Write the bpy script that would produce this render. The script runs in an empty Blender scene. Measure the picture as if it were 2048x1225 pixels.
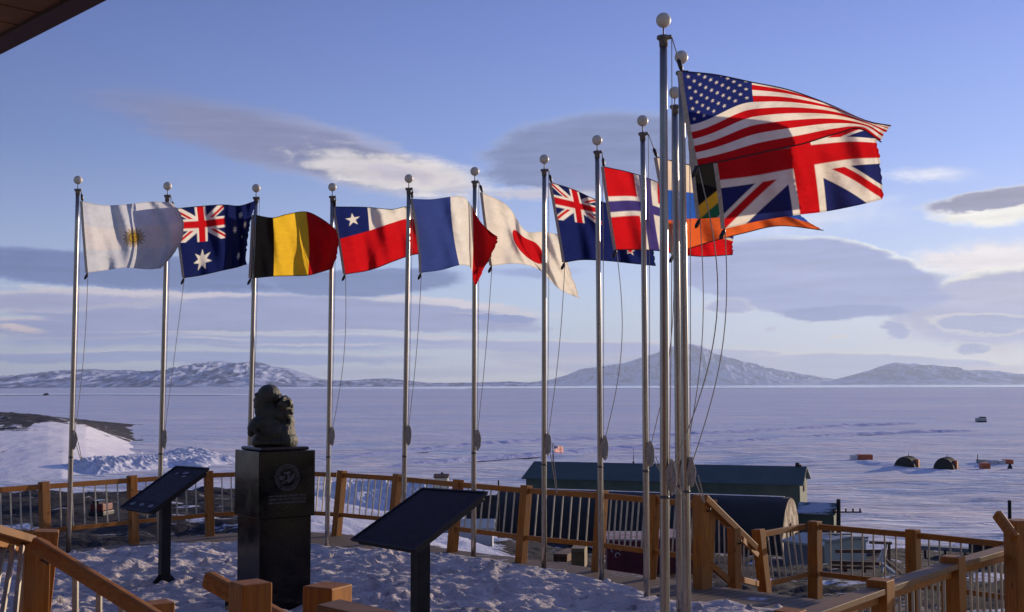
import bpy, math, random
import numpy as np
from mathutils import Vector, Matrix
rad = math.radians
random.seed(7)
SC = bpy.context.scene
COL = SC.collection

# ------------------------------------------------------------------ camera
F = 2366.0; CX, CY = 1024.0, 612.5; CAMZ = 2.8
TILT = math.atan(158.5 / F); ROLL = rad(0.14)
fw = Vector((0, math.cos(TILT), math.sin(TILT)))
r0 = Vector((1, 0, 0)); u0 = Vector((0, -math.sin(TILT), math.cos(TILT)))
rt = r0 * math.cos(ROLL) - u0 * math.sin(ROLL)
up = u0 * math.cos(ROLL) + r0 * math.sin(ROLL)
cam = bpy.data.cameras.new("camera"); co = bpy.data.objects.new("camera", cam); COL.objects.link(co)
cam.sensor_width = 36; cam.lens = 36 * F / 2048; cam.clip_start = 0.1; cam.clip_end = 300000
m3 = Matrix((rt, up, -fw)).transposed()
co.matrix_world = Matrix.Translation((0, 0, CAMZ)) @ m3.to_4x4()
SC.camera = co
SC.render.resolution_x = 1024; SC.render.resolution_y = 612

def ray(px, py):
    return fw + rt * ((px - CX) / F) + up * ((CY - py) / F)
def at(px, py, D):                      # point seen at (px, py) whose distance along +Y is D
    d = ray(px, py); k = D / d.y
    return Vector((d.x * k, D, CAMZ + d.z * k))
def onz(px, py, z):                     # point seen at (px, py) on the level z
    d = ray(px, py); k = (z - CAMZ) / d.z
    return Vector((d.x * k, d.y * k, z))

# ------------------------------------------------------------------ sun, exposure
SUN_AZ, SUN_EL = 47.0, 9.0
sun = bpy.data.lights.new("sun", 'SUN'); so = bpy.data.objects.new("sun", sun); COL.objects.link(so)
sun.energy = 5.0; sun.angle = rad(0.6); sun.color = (1.0, 0.80, 0.58)
sd = Vector((math.sin(rad(SUN_AZ)) * math.cos(rad(SUN_EL)), math.cos(rad(SUN_AZ)) * math.cos(rad(SUN_EL)), math.sin(rad(SUN_EL))))
so.rotation_euler = sd.to_track_quat('Z', 'Y').to_euler()
SC.view_settings.view_transform = 'Standard'; SC.view_settings.look = 'None'
SC.view_settings.exposure = 0.08; SC.view_settings.gamma = 1

# ------------------------------------------------------------------ node expression helper
class X:
    def __init__(s, t, k): s.t, s.k = t, k
    def __add__(a, b): return mth(a.t, 'ADD', a, b)
    __radd__ = __add__
    def __sub__(a, b): return mth(a.t, 'SUBTRACT', a, b)
    def __rsub__(a, b): return mth(a.t, 'SUBTRACT', b, a)
    def __mul__(a, b): return mth(a.t, 'MULTIPLY', a, b)
    __rmul__ = __mul__
    def __truediv__(a, b): return mth(a.t, 'DIVIDE', a, b)
    def __neg__(a): return mth(a.t, 'MULTIPLY', a, -1.0)
def put(t, sock, v):
    if isinstance(v, X): t.links.new(v.k, sock)
    elif isinstance(v, (tuple, list)): sock.default_value = tuple(v) + ((1,) if len(v) == 3 and len(sock.default_value) == 4 else ())
    else: sock.default_value = v
def mth(t, op, *a):
    n = t.nodes.new('ShaderNodeMath'); n.operation = op
    for i, v in enumerate(a): put(t, n.inputs[i], v)
    return X(t, n.outputs[0])
def mx(a, b): return mth(a.t, 'MAXIMUM', a, b)
def mn(a, b): return mth(a.t, 'MINIMUM', a, b)
def sst(x, lo, hi, a=0.0, b=1.0, kind='SMOOTHSTEP'):
    n = x.t.nodes.new('ShaderNodeMapRange'); n.interpolation_type = kind
    for i, v in enumerate((x, lo, hi, a, b)): put(x.t, n.inputs[i], v)
    return X(x.t, n.outputs[0])
def mixc(t, f, a, b, blend='MIX'):
    n = t.nodes.new('ShaderNodeMix'); n.data_type = 'RGBA'; n.blend_type = blend
    put(t, n.inputs[0], f); put(t, n.inputs[6], a); put(t, n.inputs[7], b)
    return X(t, n.outputs[2])
def comb(t, x, y, z):
    n = t.nodes.new('ShaderNodeCombineXYZ')
    for i, v in enumerate((x, y, z)): put(t, n.inputs[i], v)
    return X(t, n.outputs[0])
def noise(t, vec, scale, detail=4, rough=0.55, dist=0.0, dim='3D'):
    n = t.nodes.new('ShaderNodeTexNoise'); n.noise_dimensions = dim
    put(t, n.inputs['Vector'], vec); n.inputs['Scale'].default_value = scale
    n.inputs['Detail'].default_value = detail; n.inputs['Roughness'].default_value = rough
    n.inputs['Distortion'].default_value = dist
    return X(t, n.outputs[0])

# ------------------------------------------------------------------ world: Nishita sky plus lens clouds
W = bpy.data.worlds.new("World"); SC.world = W; W.use_nodes = True
T = W.node_tree; T.nodes.clear()
sky = T.nodes.new('ShaderNodeTexSky'); sky.sky_type = 'NISHITA'; sky.sun_disc = False
sky.sun_elevation = rad(SUN_EL); sky.sun_rotation = rad(SUN_AZ); sky.altitude = 50
sky.air_density = 1.0; sky.dust_density = 0.7; sky.ozone_density = 2.5
tc = T.nodes.new('ShaderNodeTexCoord'); sp = T.nodes.new('ShaderNodeSeparateXYZ')
T.links.new(tc.outputs['Generated'], sp.inputs[0])
dx, dy, dz = (X(T, sp.outputs[i]) for i in range(3))
A = mth(T, 'ARCTAN2', dx, dy) * 57.2958          # azimuth, degrees right of the view
E = mth(T, 'ARCSINE', dz) * 57.2958              # elevation, degrees
def ae(px, py):
    d = ray(px, py).normalized()
    return math.degrees(math.atan2(d.x, d.y)), math.degrees(math.asin(d.z))
nv = comb(T, A * 0.16, E * 0.55, 0.0)
nA = noise(T, nv, 1.0, 5, 0.6) - 0.5              # broad streaks
nv2 = comb(T, A * 0.9, E * 1.6, 3.0)
nB = noise(T, nv2, 1.0, 8, 0.62, 0.4) - 0.5       # fine ragged edges
nv3 = comb(T, A * 0.25, E * 2.6, 7.0)
nC = noise(T, nv3, 1.0, 5, 0.55) - 0.5            # thin laminar streaks
nD = noise(T, comb(T, A * 0.45, E * 1.1, 13.0), 1.0, 4, 0.5) - 0.5
nE = noise(T, comb(T, A * 2.6, E * 4.2, 21.0), 1.0, 6, 0.65) - 0.5
Aw = A + nD * 3.0 + nB * .7; Ew = E + nA * .9 + nE * 0.16 + nB * .10
K = 0.1                                            # sky strength (all cloud colours are divided by it)
def C(r, g, b):                                    # display colour 0..255 -> radiance over K
    f = lambda c: ((c / 255 + 0.055) / 1.055) ** 2.4 if c > 10 else c / 3294
    return (f(r) / K, f(g) / K, f(b) / K)
def lin(r, g, b):
    c = C(r, g, b); return tuple(v * K for v in c)
skyc = X(T, sky.outputs[0])
# the blue of the photographed sky by elevation, held to the Nishita brightness pattern
cr = T.nodes.new('ShaderNodeValToRGB'); T.links.new(sst(E, 0, 22, 0, 1, 'LINEAR').k, cr.inputs[0])
els = cr.color_ramp.elements
stops = [(0.0, (206, 208, 208)), (0.10, (192, 207, 222)), (0.25, (172, 190, 228)), (0.5, (132, 157, 221)), (0.75, (108, 131, 204)), (1.0, (87, 108, 180))]
els[0].position = 0; els[1].position = 1
for p, c in stops[1:-1]: els.new(p)
els.foreach_get
for e_, (p, c) in zip(sorted(els, key=lambda q: q.position), stops): e_.position = p; e_.color = lin(*c) + (1,)
grad = X(T, cr.outputs[0])
_w = sst(E, 2.0, 13.0); azf = sst(A, -26, 30, 0.72, 1.46, 'LINEAR') * _w + sst(A, -26, 30, 1.02, 1.42, 'LINEAR') * (1.0 - _w)
warm = sst(A, -5, 50, 0, 1) * sst(E, 10, 0, 0, 1)
g1 = mixc(T, 1.0, grad, comb(T, azf, azf, azf), 'MULTIPLY')
g1 = mixc(T, warm * 0.75, g1, lin(250, 236, 205))
g1 = mixc(T, 1.0, g1, (1 / K, 1 / K, 1 / K), 'MULTIPLY')
res = mixc(T, 0.85, skyc, g1)
back = mixc(T, 0.6, skyc, g1); back = mixc(T, 1.0, back, (.72, .70, .70), 'MULTIPLY')
# away from the photographed quarter a dimmed Nishita mix takes over to deepen the shade
front = sst(mth(T, 'ABSOLUTE', A), 60, 110, 1, 0)
res = mixc(T, front, back, res)

def cloud(c, r, rot=0, dark=(120, 130, 165), lite=(235, 225, 215), up_=1.0, dn=1.0, soft=0.25, na=0.5, nb=0.3, nc=0.0,
          edge=0.35, opac=1.0, right=0.0, top=0.0, lw=None):
    """one lens cloud: centre px, radii px, rotation deg; up_/dn squash the upper and lower half;
    bright where it is thin, and toward the right / the top when asked"""
    global res
    g_ = sum(dark) / 3; dark = tuple(min(255, (c_ * .93 + g_ * .07) * 1.03 + d_) for c_, d_ in zip(dark, (2, 0, 2))); soft = soft * 1.25; lite = tuple(min(262, c_ * 1.05) for c_ in lite)
    a0, e0 = ae(*c); ra = r[0] / F * 57.3; re = r[1] / F * 57.3
    ca, sa = math.cos(rad(rot)), math.sin(rad(rot))
    x = (Aw - a0) * ca + (Ew - e0) * sa; y = (Ew - e0) * ca - (Aw - a0) * sa
    x = x * (1 / ra); y = y * (1 / re)
    ys = mx(y, 0.0) * (1 / up_) + mn(y, 0.0) * (1 / dn)
    rr = mth(T, 'SQRT', x * x + ys * ys)
    d = 1.0 - rr + nA * na + nB * nb + nC * nc
    m = sst(d, 0.0, soft, 0, opac)
    L = sst(d + nE * 0.10 + nB * .14, edge, edge * 0.15, 0, 1)
    if right: L = L * sst(x, -right, 1.0, 0, 1)
    if top > 0: L = L * sst(ys, 0.0, 0.6, 1 - top, 1)
    if top < 0: L = L * sst(ys, 0.0, -0.6, 1 + top, 1)
    if lw is not None: L = mx(L, sst(x + nB * 0.8 + nC, lw, 1.0, 0, 1))
    col = mixc(T, L, C(*dark), C(*lite))
    col = mixc(T, 1.0, col, (lambda s: comb(T, s, s, s))(1.0 + nC * 0.5 + nB * 0.16), 'MULTIPLY')
    res = mixc(T, m, res, col)
#CLOUDS
# thin layers near the horizon, far ones first
cloud((560, 745), (900, 16), 0, (180, 186, 204), (216, 208, 204), soft=0.5, na=.8, nb=.2, nc=.6, opac=.8)
cloud((1400, 722), (520, 36), -2, (178, 184, 204), (246, 232, 210), up_=.8, dn=1.4, soft=.22, na=.5, nb=.2, nc=.5, edge=.34, top=.85)
cloud((1780, 730), (280, 32), -3, (184, 188, 206), (255, 242, 214), up_=.8, dn=1.2, soft=.16, na=.4, nb=.3, nc=.3, edge=.34, top=.9)
cloud((1930, 742), (200, 14), 1, (214, 206, 200), (252, 236, 206), soft=.4, na=.4, nb=.4, nc=.6)
cloud((1120, 694), (330, 16), -1, (162, 172, 206), (240, 226, 210), soft=.25, na=.4, nb=.1, nc=.3, edge=.5, top=.7)
cloud((1150, 722), (200, 10), 1, (200, 198, 206), (244, 226, 206), soft=.5, na=.4, nb=.3, nc=.6, opac=.8)
cloud((360, 716), (560, 17), 0, (140, 156, 200), (226, 216, 212), soft=.3, na=.7, nb=.15, nc=.6, edge=.5, opac=.9, top=.8)
cloud((520, 684), (580, 18), 0, (146, 160, 204), (232, 220, 214), soft=.3, na=.7, nb=.15, nc=.6, edge=.5, opac=.92, top=.8)
cloud((150, 656), (330, 22), 1, (146, 156, 196), (234, 218, 208), soft=.25, na=.5, nb=.2, nc=.6, edge=.5, top=.7)
cloud((30, 658), (60, 9), -4, (226, 206, 196), (240, 224, 210), soft=.5, na=.3, nb=.5)
cloud((520, 630), (610, 46), -1.5, (148, 158, 196), (236, 222, 214), up_=1.1, dn=.8, soft=.14, na=.35, nb=.06, nc=.4, edge=.24, top=.95)
cloud((560, 628), (420, 26), -1.5, (150, 160, 200), (176, 176, 204), soft=.7, na=.5, nb=.06, nc=.6, opac=.8)
cloud((70, 604), (330, 26), 4, (164, 168, 198), (230, 216, 208), soft=.4, na=.4, nb=.1, nc=.4, edge=.5, opac=.9)
cloud((320, 588), (340, 9), 0, (214, 206, 210), (248, 236, 224), soft=.6, na=.5, nb=.3, nc=.6, opac=.95)
cloud((900, 606), (300, 9), -7, (218, 210, 212), (250, 238, 224), soft=.6, na=.4, nb=.3, nc=.4, opac=.95)
for px_, py_, w_, h_, r_ in ((480, 664, 330, 4, 0), (800, 668, 260, 4, -2), (640, 690, 380, 4, 0), (180, 702, 120, 4, 0), (880, 676, 180, 5, -2), (420, 678, 120, 5, 0)):
    cloud((px_, py_), (w_, h_), r_, (222, 214, 214), (248, 236, 224), soft=.8, na=.7, nb=.5, nc=.7, opac=.85)
cloud((1000, 634), (110, 12), -3, (124, 140, 190), (236, 222, 212), up_=.8, soft=.3, na=.3, nb=.1, nc=.3, edge=.5, top=.9)
# dark bands behind the left flags
cloud((230, 542), (580, 40), -2, (100, 120, 168), (128, 146, 190), up_=.95, dn=.9, soft=.12, na=.22, nb=.03, nc=.15, edge=.3)
cloud((720, 562), (230, 30), 2, (108, 128, 174), (136, 154, 198), up_=.9, dn=1.1, soft=.2, na=.3, nb=.05, nc=.2, edge=.3)
cloud((1060, 545), (130, 14), 0, (128, 148, 200), (150, 166, 210), soft=.6, na=.5, nb=.1, opac=.7)
# long lens cloud upper left
cloud((330, 240), (280, 46), -10, (112, 128, 176), (122, 140, 190), soft=1.0, na=.4, nb=.04, opac=.7)
cloud((600, 294), (450, 74), -12, (124, 132, 168), (232, 220, 212), up_=.85, dn=.95, soft=.40, na=.20, nb=.10, nc=.2, edge=.50, right=.5, lw=.15)
cloud((800, 348), (250, 42), -8, (190, 184, 194), (255, 240, 222), soft=.6, na=.3, nb=.9, nc=.5, edge=.9, opac=.95)
cloud((930, 380), (60, 12), 5, (190, 186, 196), (232, 222, 214), soft=.7, na=.3, nb=.7, opac=.7)
# dome behind the tall poles
cloud((1230, 345), (310, 130), 0, (118, 132, 172), (144, 158, 196), up_=1.0, dn=.32, soft=.13, na=.16, nb=.03, nc=.06, edge=.22, opac=.95)
cloud((1250, 360), (230, 60), 0, (132, 144, 184), (144, 156, 194), soft=.9, na=.2, nb=.05, nc=.3, opac=.6)
cloud((1090, 388), (160, 15), 0, (196, 192, 200), (238, 226, 214), soft=.6, na=.4, nb=.6, opac=.85)
# white glow and wisps right of the flags
cloud((1620, 440), (230, 52), 4, (222, 228, 240), (255, 252, 246), soft=1.0, na=.5, nb=.8, opac=.85)
cloud((1850, 352), (130, 18), -3, (224, 228, 238), (252, 246, 240), soft=.8, na=.4, nb=.9, opac=.85)
cloud((1700, 402), (150, 12), 3, (220, 224, 236), (246, 242, 238), soft=1.0, na=.5, nb=.9, opac=.5)
cloud((2010, 418), (140, 34), 3, (255, 244, 228), (255, 252, 244), soft=.4, na=.3, nb=.45, opac=.95)
cloud((2000, 395), (150, 24), 4, (144, 146, 168), (236, 230, 224), soft=.25, na=.2, nb=.3, edge=.35, top=-.2)
# large lens cloud at the right and its neighbour
cloud((1980, 520), (190, 44), 2, (242, 234, 226), (255, 252, 242), soft=.5, na=.4, nb=.8, opac=.9)
cloud((2050, 608), (270, 86), 4, (172, 176, 200), (255, 244, 224), up_=.9, dn=1.0, soft=.14, na=.2, nb=.2, nc=.1, edge=.30, top=.6)
cloud((2020, 585), (190, 26), 3, (190, 192, 210), (206, 206, 218), soft=.8, na=.4, nb=.3, nc=.5, opac=.7)
cloud((1620, 560), (262, 90), -7, (154, 166, 204), (255, 250, 238), up_=.95, dn=.86, soft=.08, na=.10, nb=.07, nc=.05, edge=.17, top=.98, right=1.4)
cloud((1600, 550), (190, 50), -7, (166, 176, 208), (176, 184, 212), soft=.9, na=.3, nb=.15, nc=.3, opac=.7)
cloud((1690, 626), (140, 24), 0, (136, 150, 192), (160, 170, 202), up_=.8, dn=.6, soft=.25, na=.2, nb=.08, edge=.3)
cloud((1450, 612), (70, 20), 0, (164, 172, 202), (232, 222, 212), soft=.4, na=.3, nb=.4, edge=.4)
cloud((1975, 648), (120, 22), -3, (158, 166, 196), (255, 240, 210), soft=.25, na=.3, nb=.35, edge=.4)
cloud((1792, 662), (38, 19), 0, (158, 168, 198), (204, 206, 218), soft=.3, na=.1, nb=.7, edge=.4)
cloud((1940, 696), (52, 14), 0, (154, 164, 194), (255, 240, 210), soft=.3, na=.1, nb=.6, edge=.45)
cloud((2010, 700), (50, 20), 0, (232, 220, 204), (255, 242, 216), soft=.7, na=.2, nb=1.0, opac=.8)
cloud((1665, 672), (14, 7), 0, (240, 228, 206), (252, 238, 214), soft=.6, na=.1, nb=.8)
cloud((1530, 655), (18, 8), 0, (196, 198, 210), (224, 216, 208), soft=.6, na=.1, nb=.8)
#ENDCLOUDS
bg = T.nodes.new('ShaderNodeBackground'); T.links.new(res.k, bg.inputs[0]); bg.inputs[1].default_value = K
wo = T.nodes.new('ShaderNodeOutputWorld'); T.links.new(bg.outputs[0], wo.inputs[0])

# ------------------------------------------------------------------ object helpers
ORG = {}
def tag(o, label=None, cat=None, group=None, kind=None):
    if label: o['label'] = label
    if cat: o['category'] = cat
    if group: o['group'] = group
    if kind: o['kind'] = kind
    return o
def thing(name, loc, label, cat, group=None):
    o = bpy.data.objects.new(name, None); COL.objects.link(o); o.location = loc
    ORG[o.name] = Vector(loc); o.empty_display_size = 0.2
    return tag(o, label, cat, group)
def link(name, me, mat, parent=None, smooth=False, mods=None):
    o = bpy.data.objects.new(name, me); COL.objects.link(o)
    if parent is not None:
        o.parent = parent; ORG[o.name] = ORG[parent.name]
    else: ORG[o.name] = Vector((0, 0, 0))
    if mat and not me.materials: me.materials.append(mat)
    if smooth: me.shade_smooth()
    return o
class MB:
    def __init__(s): s.v = []; s.f = []
    def add(s, vs, fs):
        b = len(s.v); s.v += [tuple(v) for v in vs]; s.f += [tuple(i + b for i in f) for f in fs]; return s
    def box(s, c, ax, h):
        c = Vector(c); ax = [Vector(a).normalized() * k for a, k in zip(ax, h)]
        vs = [c + ax[0] * i + ax[1] * j + ax[2] * k for i in (-1, 1) for j in (-1, 1) for k in (-1, 1)]
        fs = [(0, 1, 3, 2), (4, 6, 7, 5), (0, 4, 5, 1), (2, 3, 7, 6), (0, 2, 6, 4), (1, 5, 7, 3)]
        if ax[0].cross(ax[1]).dot(ax[2]) < 0: fs = [f[::-1] for f in fs]
        return s.add(vs, fs)
    def beam(s, p0, p1, w, h, upv=(0, 0, 1)):
        p0, p1 = Vector(p0), Vector(p1); d = (p1 - p0)
        L = d.length; d.normalize(); side = d.cross(Vector(upv)).normalized(); u = side.cross(d)
        return s.box((p0 + p1) / 2, (d, side, u), (L / 2, w / 2, h / 2))
    def tube(s, path, r, n=10, cap=True):
        path = [Vector(p) for p in path]; rs = r if isinstance(r, (list, tuple)) else [r] * len(path)
        b = len(s.v); ref = None
        for i, p in enumerate(path):
            t = (path[min(i + 1, len(path) - 1)] - path[max(i - 1, 0)]).normalized()
            if ref is None: ref = t.orthogonal().normalized()
            ref = (ref - t * ref.dot(t)).normalized(); q = t.cross(ref)
            for k in range(n):
                a = 2 * math.pi * k / n
                s.v.append(tuple(p + (ref * math.cos(a) + q * math.sin(a)) * rs[i]))
        for i in range(len(path) - 1):
            for k in range(n):
                k2 = (k + 1) % n
                s.f.append((b + i * n + k, b + i * n + k2, b + (i + 1) * n + k2, b + (i + 1) * n + k))
        if cap:
            s.f.append(tuple(b + k for k in range(n))[::-1]); e = b + (len(path) - 1) * n
            s.f.append(tuple(e + k for k in range(n)))
        return s
    def ball(s, c, r, seg=20, rings=12, sc=(1, 1, 1), rot=None):
        b = len(s.v); c = Vector(c)
        for i in range(rings + 1):
            th = math.pi * i / rings
            for k in range(seg):
                ph = 2 * math.pi * k / seg
                p = Vector((math.sin(th) * math.cos(ph) * sc[0], math.sin(th) * math.sin(ph) * sc[1], math.cos(th) * sc[2])) * r
                if rot: p = rot @ p
                s.v.append(tuple(c + p))
        for i in range(rings):
            for k in range(seg):
                k2 = (k + 1) % seg
                s.f.append((b + i * seg + k, b + (i + 1) * seg + k, b + (i + 1) * seg + k2, b + i * seg + k2))
        return s
    def prism(s, poly, z0, z1):
        n = len(poly)
        vs = [(x, y, z0) for x, y in poly] + [(x, y, z1) for x, y in poly]
        fs = [tuple(range(n))[::-1], tuple(range(n, 2 * n))] + [(i, (i + 1) % n, n + (i + 1) % n, n + i) for i in range(n)]
        return s.add(vs, fs)
    def build(s, name, mat, parent=None, smooth=False, bevel=0, auto=False):
        off = ORG[parent.name] if parent is not None else Vector((0, 0, 0))
        me = bpy.data.meshes.new(name)
        me.from_pydata([(v[0] - off.x, v[1] - off.y, v[2] - off.z) for v in s.v], [], s.f); me.update()
        o = link(name, me, mat, parent, smooth)
        if bevel:
            m = o.modifiers.new('bevel', 'BEVEL'); m.width = bevel; m.segments = 2; m.limit_method = 'ANGLE'; m.angle_limit = rad(40)
        if auto:
            me.shade_smooth()
            m = o.modifiers.new('edge', 'EDGE_SPLIT'); m.split_angle = rad(38)
        return o
def grid_mesh(name, P, mat, parent=None, smooth=True, color=None, extra=None, keep=None):
    """P: (ny, nx, 3) array -> one sheet"""
    ny, nx = P.shape[:2]; off = ORG[parent.name] if parent is not None else Vector((0, 0, 0))
    V = (P.reshape(-1, 3) - np.array(off)[None]).astype(np.float32)
    i = np.arange((ny - 1) * (nx - 1)); y, x = i // (nx - 1), i % (nx - 1); a = y * nx + x
    if keep is not None: a = a[keep.ravel()[a] & keep.ravel()[a + nx + 1]]
    Fc = np.stack([a, a + 1, a + nx + 1, a + nx], 1).astype(np.int32)
    me = bpy.data.meshes.new(name); me.vertices.add(len(V)); me.vertices.foreach_set('co', V.ravel())
    me.loops.add(Fc.size); me.loops.foreach_set('vertex_index', Fc.ravel())
    me.polygons.add(len(Fc)); me.polygons.foreach_set('loop_start', np.arange(0, Fc.size, 4, dtype=np.int32))
    me.update(calc_edges=True)
    for nm, arr in (extra or {}).items():
        at_ = me.attributes.new(nm, 'FLOAT', 'POINT'); at_.data.foreach_set('value', arr.astype(np.float32).ravel())
    if color is not None:
        ca = me.color_attributes.new('colour', 'FLOAT_COLOR', 'POINT')
        c4 = np.ones((len(V), 4), np.float32); c4[:, :3] = color.reshape(-1, 3); ca.data.foreach_set('color', c4.ravel())
    return link(name, me, mat, parent, smooth)

# value noise
def vnoise(x, y, seed=0):
    xi = np.floor(x).astype(np.int64); yi = np.floor(y).astype(np.int64); xf = x - xi; yf = y - yi
    def h(a, b):
        n = (a * 374761393 + b * 668265263 + seed * 1442695041) & 0xffffffff
        n = ((n ^ (n >> 13)) * 1274126177) & 0xffffffff
        n = (n ^ (n >> 16)) & 0xffff
        return n / 65535.0
    u = xf * xf * (3 - 2 * xf); v = yf * yf * (3 - 2 * yf)
    return (h(xi, yi) * (1 - u) + h(xi + 1, yi) * u) * (1 - v) + (h(xi, yi + 1) * (1 - u) + h(xi + 1, yi + 1) * u) * v
def fbm(x, y, o=5, seed=0, g=0.5):
    s = 0; a = 1; t = 0
    for k in range(o):
        s = s + a * vnoise(x * 2 ** k + 17.3 * k, y * 2 ** k + 9.1 * k, seed + k); t += a; a *= g
    return s / t
def ridged(x, y, o=5, seed=0):
    s = 0; a = 1; t = 0
    for k in range(o):
        s = s + a * (1 - abs(2 * vnoise(x * 2 ** k + 5.3 * k, y * 2 ** k + 3.7 * k, seed + k) - 1)); t += a; a *= .5
    return s / t

# ------------------------------------------------------------------ materials
def mat(name, base=(.5, .5, .5), rough=.6, metal=0.0, spec=.5):
    m = bpy.data.materials.new(name); m.use_nodes = True
    b = m.node_tree.nodes['Principled BSDF']
    b.inputs['Base Color'].default_value = tuple(base) + (1,); b.inputs['Roughness'].default_value = rough
    b.inputs['Metallic'].default_value = metal; b.inputs['Specular IOR Level'].default_value = spec
    return m
def geo(t, kind='Object'):
    n = t.nodes.new('ShaderNodeTexCoord'); return X(t, n.outputs[kind])
def pos(t):
    n = t.nodes.new('ShaderNodeNewGeometry'); return X(t, n.outputs['Position'])
def mapv(t, v, sc=(1, 1, 1), rot=(0, 0, 0)):
    n = t.nodes.new('ShaderNodeMapping'); put(t, n.inputs[0], v); n.inputs['Scale'].default_value = sc; n.inputs['Rotation'].default_value = rot
    return X(t, n.outputs[0])
def bump(t, h, dist, strength=1.0, prev=None):
    n = t.nodes.new('ShaderNodeBump'); put(t, n.inputs['Height'], h); n.inputs['Distance'].default_value = dist
    n.inputs['Strength'].default_value = strength
    if prev is not None: t.links.new(prev.k, n.inputs['Normal'])
    return X(t, n.outputs[0])
def attr(t, name):
    n = t.nodes.new('ShaderNodeAttribute'); n.attribute_name = name; return X(t, n.outputs['Fac'])
def varied(name, c1, c2, scale=3, rough=.6, metal=0, detail=5, bumpd=0, stretch=(1, 1, 1), spec=.5, lo=.35, hi=.65, r2=None):
    m = mat(name, c1, rough, metal, spec); t = m.node_tree; b = t.nodes['Principled BSDF']
    v = mapv(t, pos(t), stretch); n = noise(t, v, scale, detail, .6)
    put(t, b.inputs['Base Color'], mixc(t, sst(n, lo, hi), c1, c2))
    if r2 is not None: put(t, b.inputs['Roughness'], sst(n, lo, hi, rough, r2))
    if bumpd: put(t, b.inputs['Normal'], bump(t, noise(t, v, scale * 3, detail, .6), bumpd))
    return m
def wood(name, c1, c2, c3, ax=2, knots=True):
    m = mat(name, c1, .6, 0, .2); t = m.node_tree; b = t.nodes['Principled BSDF']
    g = pos(t); st = [22, 22, 22]; st[ax] = 1.6
    n1 = noise(t, mapv(t, g, st), 1.6, 4, .6, .6)
    n2 = noise(t, g, 1.7, 3, .5)
    col = mixc(t, sst(n1, .38, .62), c1, c2); col = mixc(t, sst(n2, .35, .7, 0, .7), col, c3)
    if knots:
        vo = t.nodes.new('ShaderNodeTexVoronoi'); st2 = [7, 7, 7]; st2[ax] = 3.2; put(t, vo.inputs['Vector'], mapv(t, g, st2)); vo.inputs['Scale'].default_value = 1
        col = mixc(t, sst(X(t, vo.outputs['Distance']), .13, .07, 0, .75), col, (c2[0] * .35, c2[1] * .3, c2[2] * .3))
    put(t, b.inputs['Base Color'], col); put(t, b.inputs['Normal'], bump(t, n1, .002, .6))
    return m
M = {}
M['wood_post'] = wood('wood_post', (.40, .150, .018), (.27, .090, .012), (.27, .135, .05))
M['wood_rail'] = wood('wood_rail', (.40, .155, .022), (.28, .095, .014), (.28, .14, .055), ax=0, knots=False)
M['wood_cap'] = wood('wood_cap', (.20, .125, .07), (.15, .09, .05), (.27, .13, .045), ax=0, knots=False)
M['baluster'] = varied('baluster_metal', (.34, .31, .27), (.44, .40, .34), 8, .45, .6)
M['pole'] = varied('pole_aluminium', (.27, .25, .235), (.36, .335, .315), 2.5, .30, .8, stretch=(6, 6, .6), r2=.24, bumpd=.0006)
M['pole_band'] = mat('pole_band', (.10, .10, .10), .5, .5)
M['finial'] = varied('finial_paint', (.62, .57, .49), (.52, .47, .40), 9, .45)
M['truck'] = varied('truck_metal', (.11, .10, .10), (.18, .17, .16), 20, .5, .4)
M['rope'] = varied('rope_fibre', (.40, .36, .30), (.28, .25, .21), 60, .9)
M['clip'] = mat('clip_black', (.012, .012, .014), .4)
M['heading'] = varied('heading_canvas', (.50, .46, .40), (.38, .34, .30), 30, .85)

def snow_mat(name, base, tint, b1, s1, b2, s2, stretch=(1, 1, 1), dirt=0):
    m = mat(name, base, .75, 0, .25); t = m.node_tree; b = t.nodes['Principled BSDF']
    g = mapv(t, pos(t), stretch)
    n1 = noise(t, g, s1, 6, .6, .3); n2 = noise(t, g, s2, 6, .65)
    col = mixc(t, sst(n1, .4, .62), base, tint)
    if dirt:
        n3 = noise(t, pos(t), 2.2, 8, .72)
        col = mixc(t, sst(n3, .57, .66, 0, dirt), col, (.12, .10, .10))
    put(t, b.inputs['Base Color'], col)
    put(t, b.inputs['Normal'], bump(t, n2, b2, 1, bump(t, n1, b1, 1)))
    return m
M['snow'] = snow_mat('snow_trodden', (.70, .61, .56), (.54, .48, .46), .16, 2.6, .06, 9, (1, 1.3, 1), dirt=.7)
M['snow_bank'] = snow_mat('snow_bank', (.74, .73, .77), (.62, .64, .74), .5, .5, .2, 1.6)
M['dirt'] = varied('volcanic_gravel', (.030, .026, .026), (.062, .052, .048), 1.2, .95, bumpd=.12)
M['marble'] = varied('black_marble', (.004, .004, .005), (.011, .009, .010), 5, .10, 0, 8, spec=.25, r2=.2)
M['marble_cap'] = varied('pedestal_slab', (.035, .022, .018), (.05, .03, .024), 9, .3)
M['bronze'] = varied('bronze', (.060, .050, .030), (.034, .042, .032), 14, .5, .3, bumpd=.02)
M['engraved'] = mat('engraved', (.075, .072, .080), .6)
M['plaque'] = varied('plaque_bronze', (.014, .012, .018), (.022, .018, .026), 12, .6, .0, spec=.15)
M['plaque_text'] = mat('plaque_text', (.060, .052, .064), .5, .3)
M['plaque_pic'] = varied('plaque_picture', (.30, .30, .34), (.06, .06, .09), 22, .6)
M['steel_black'] = varied('black_steel', (.010, .010, .014), (.018, .018, .024), 8, .5, .0, spec=.2)

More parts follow.
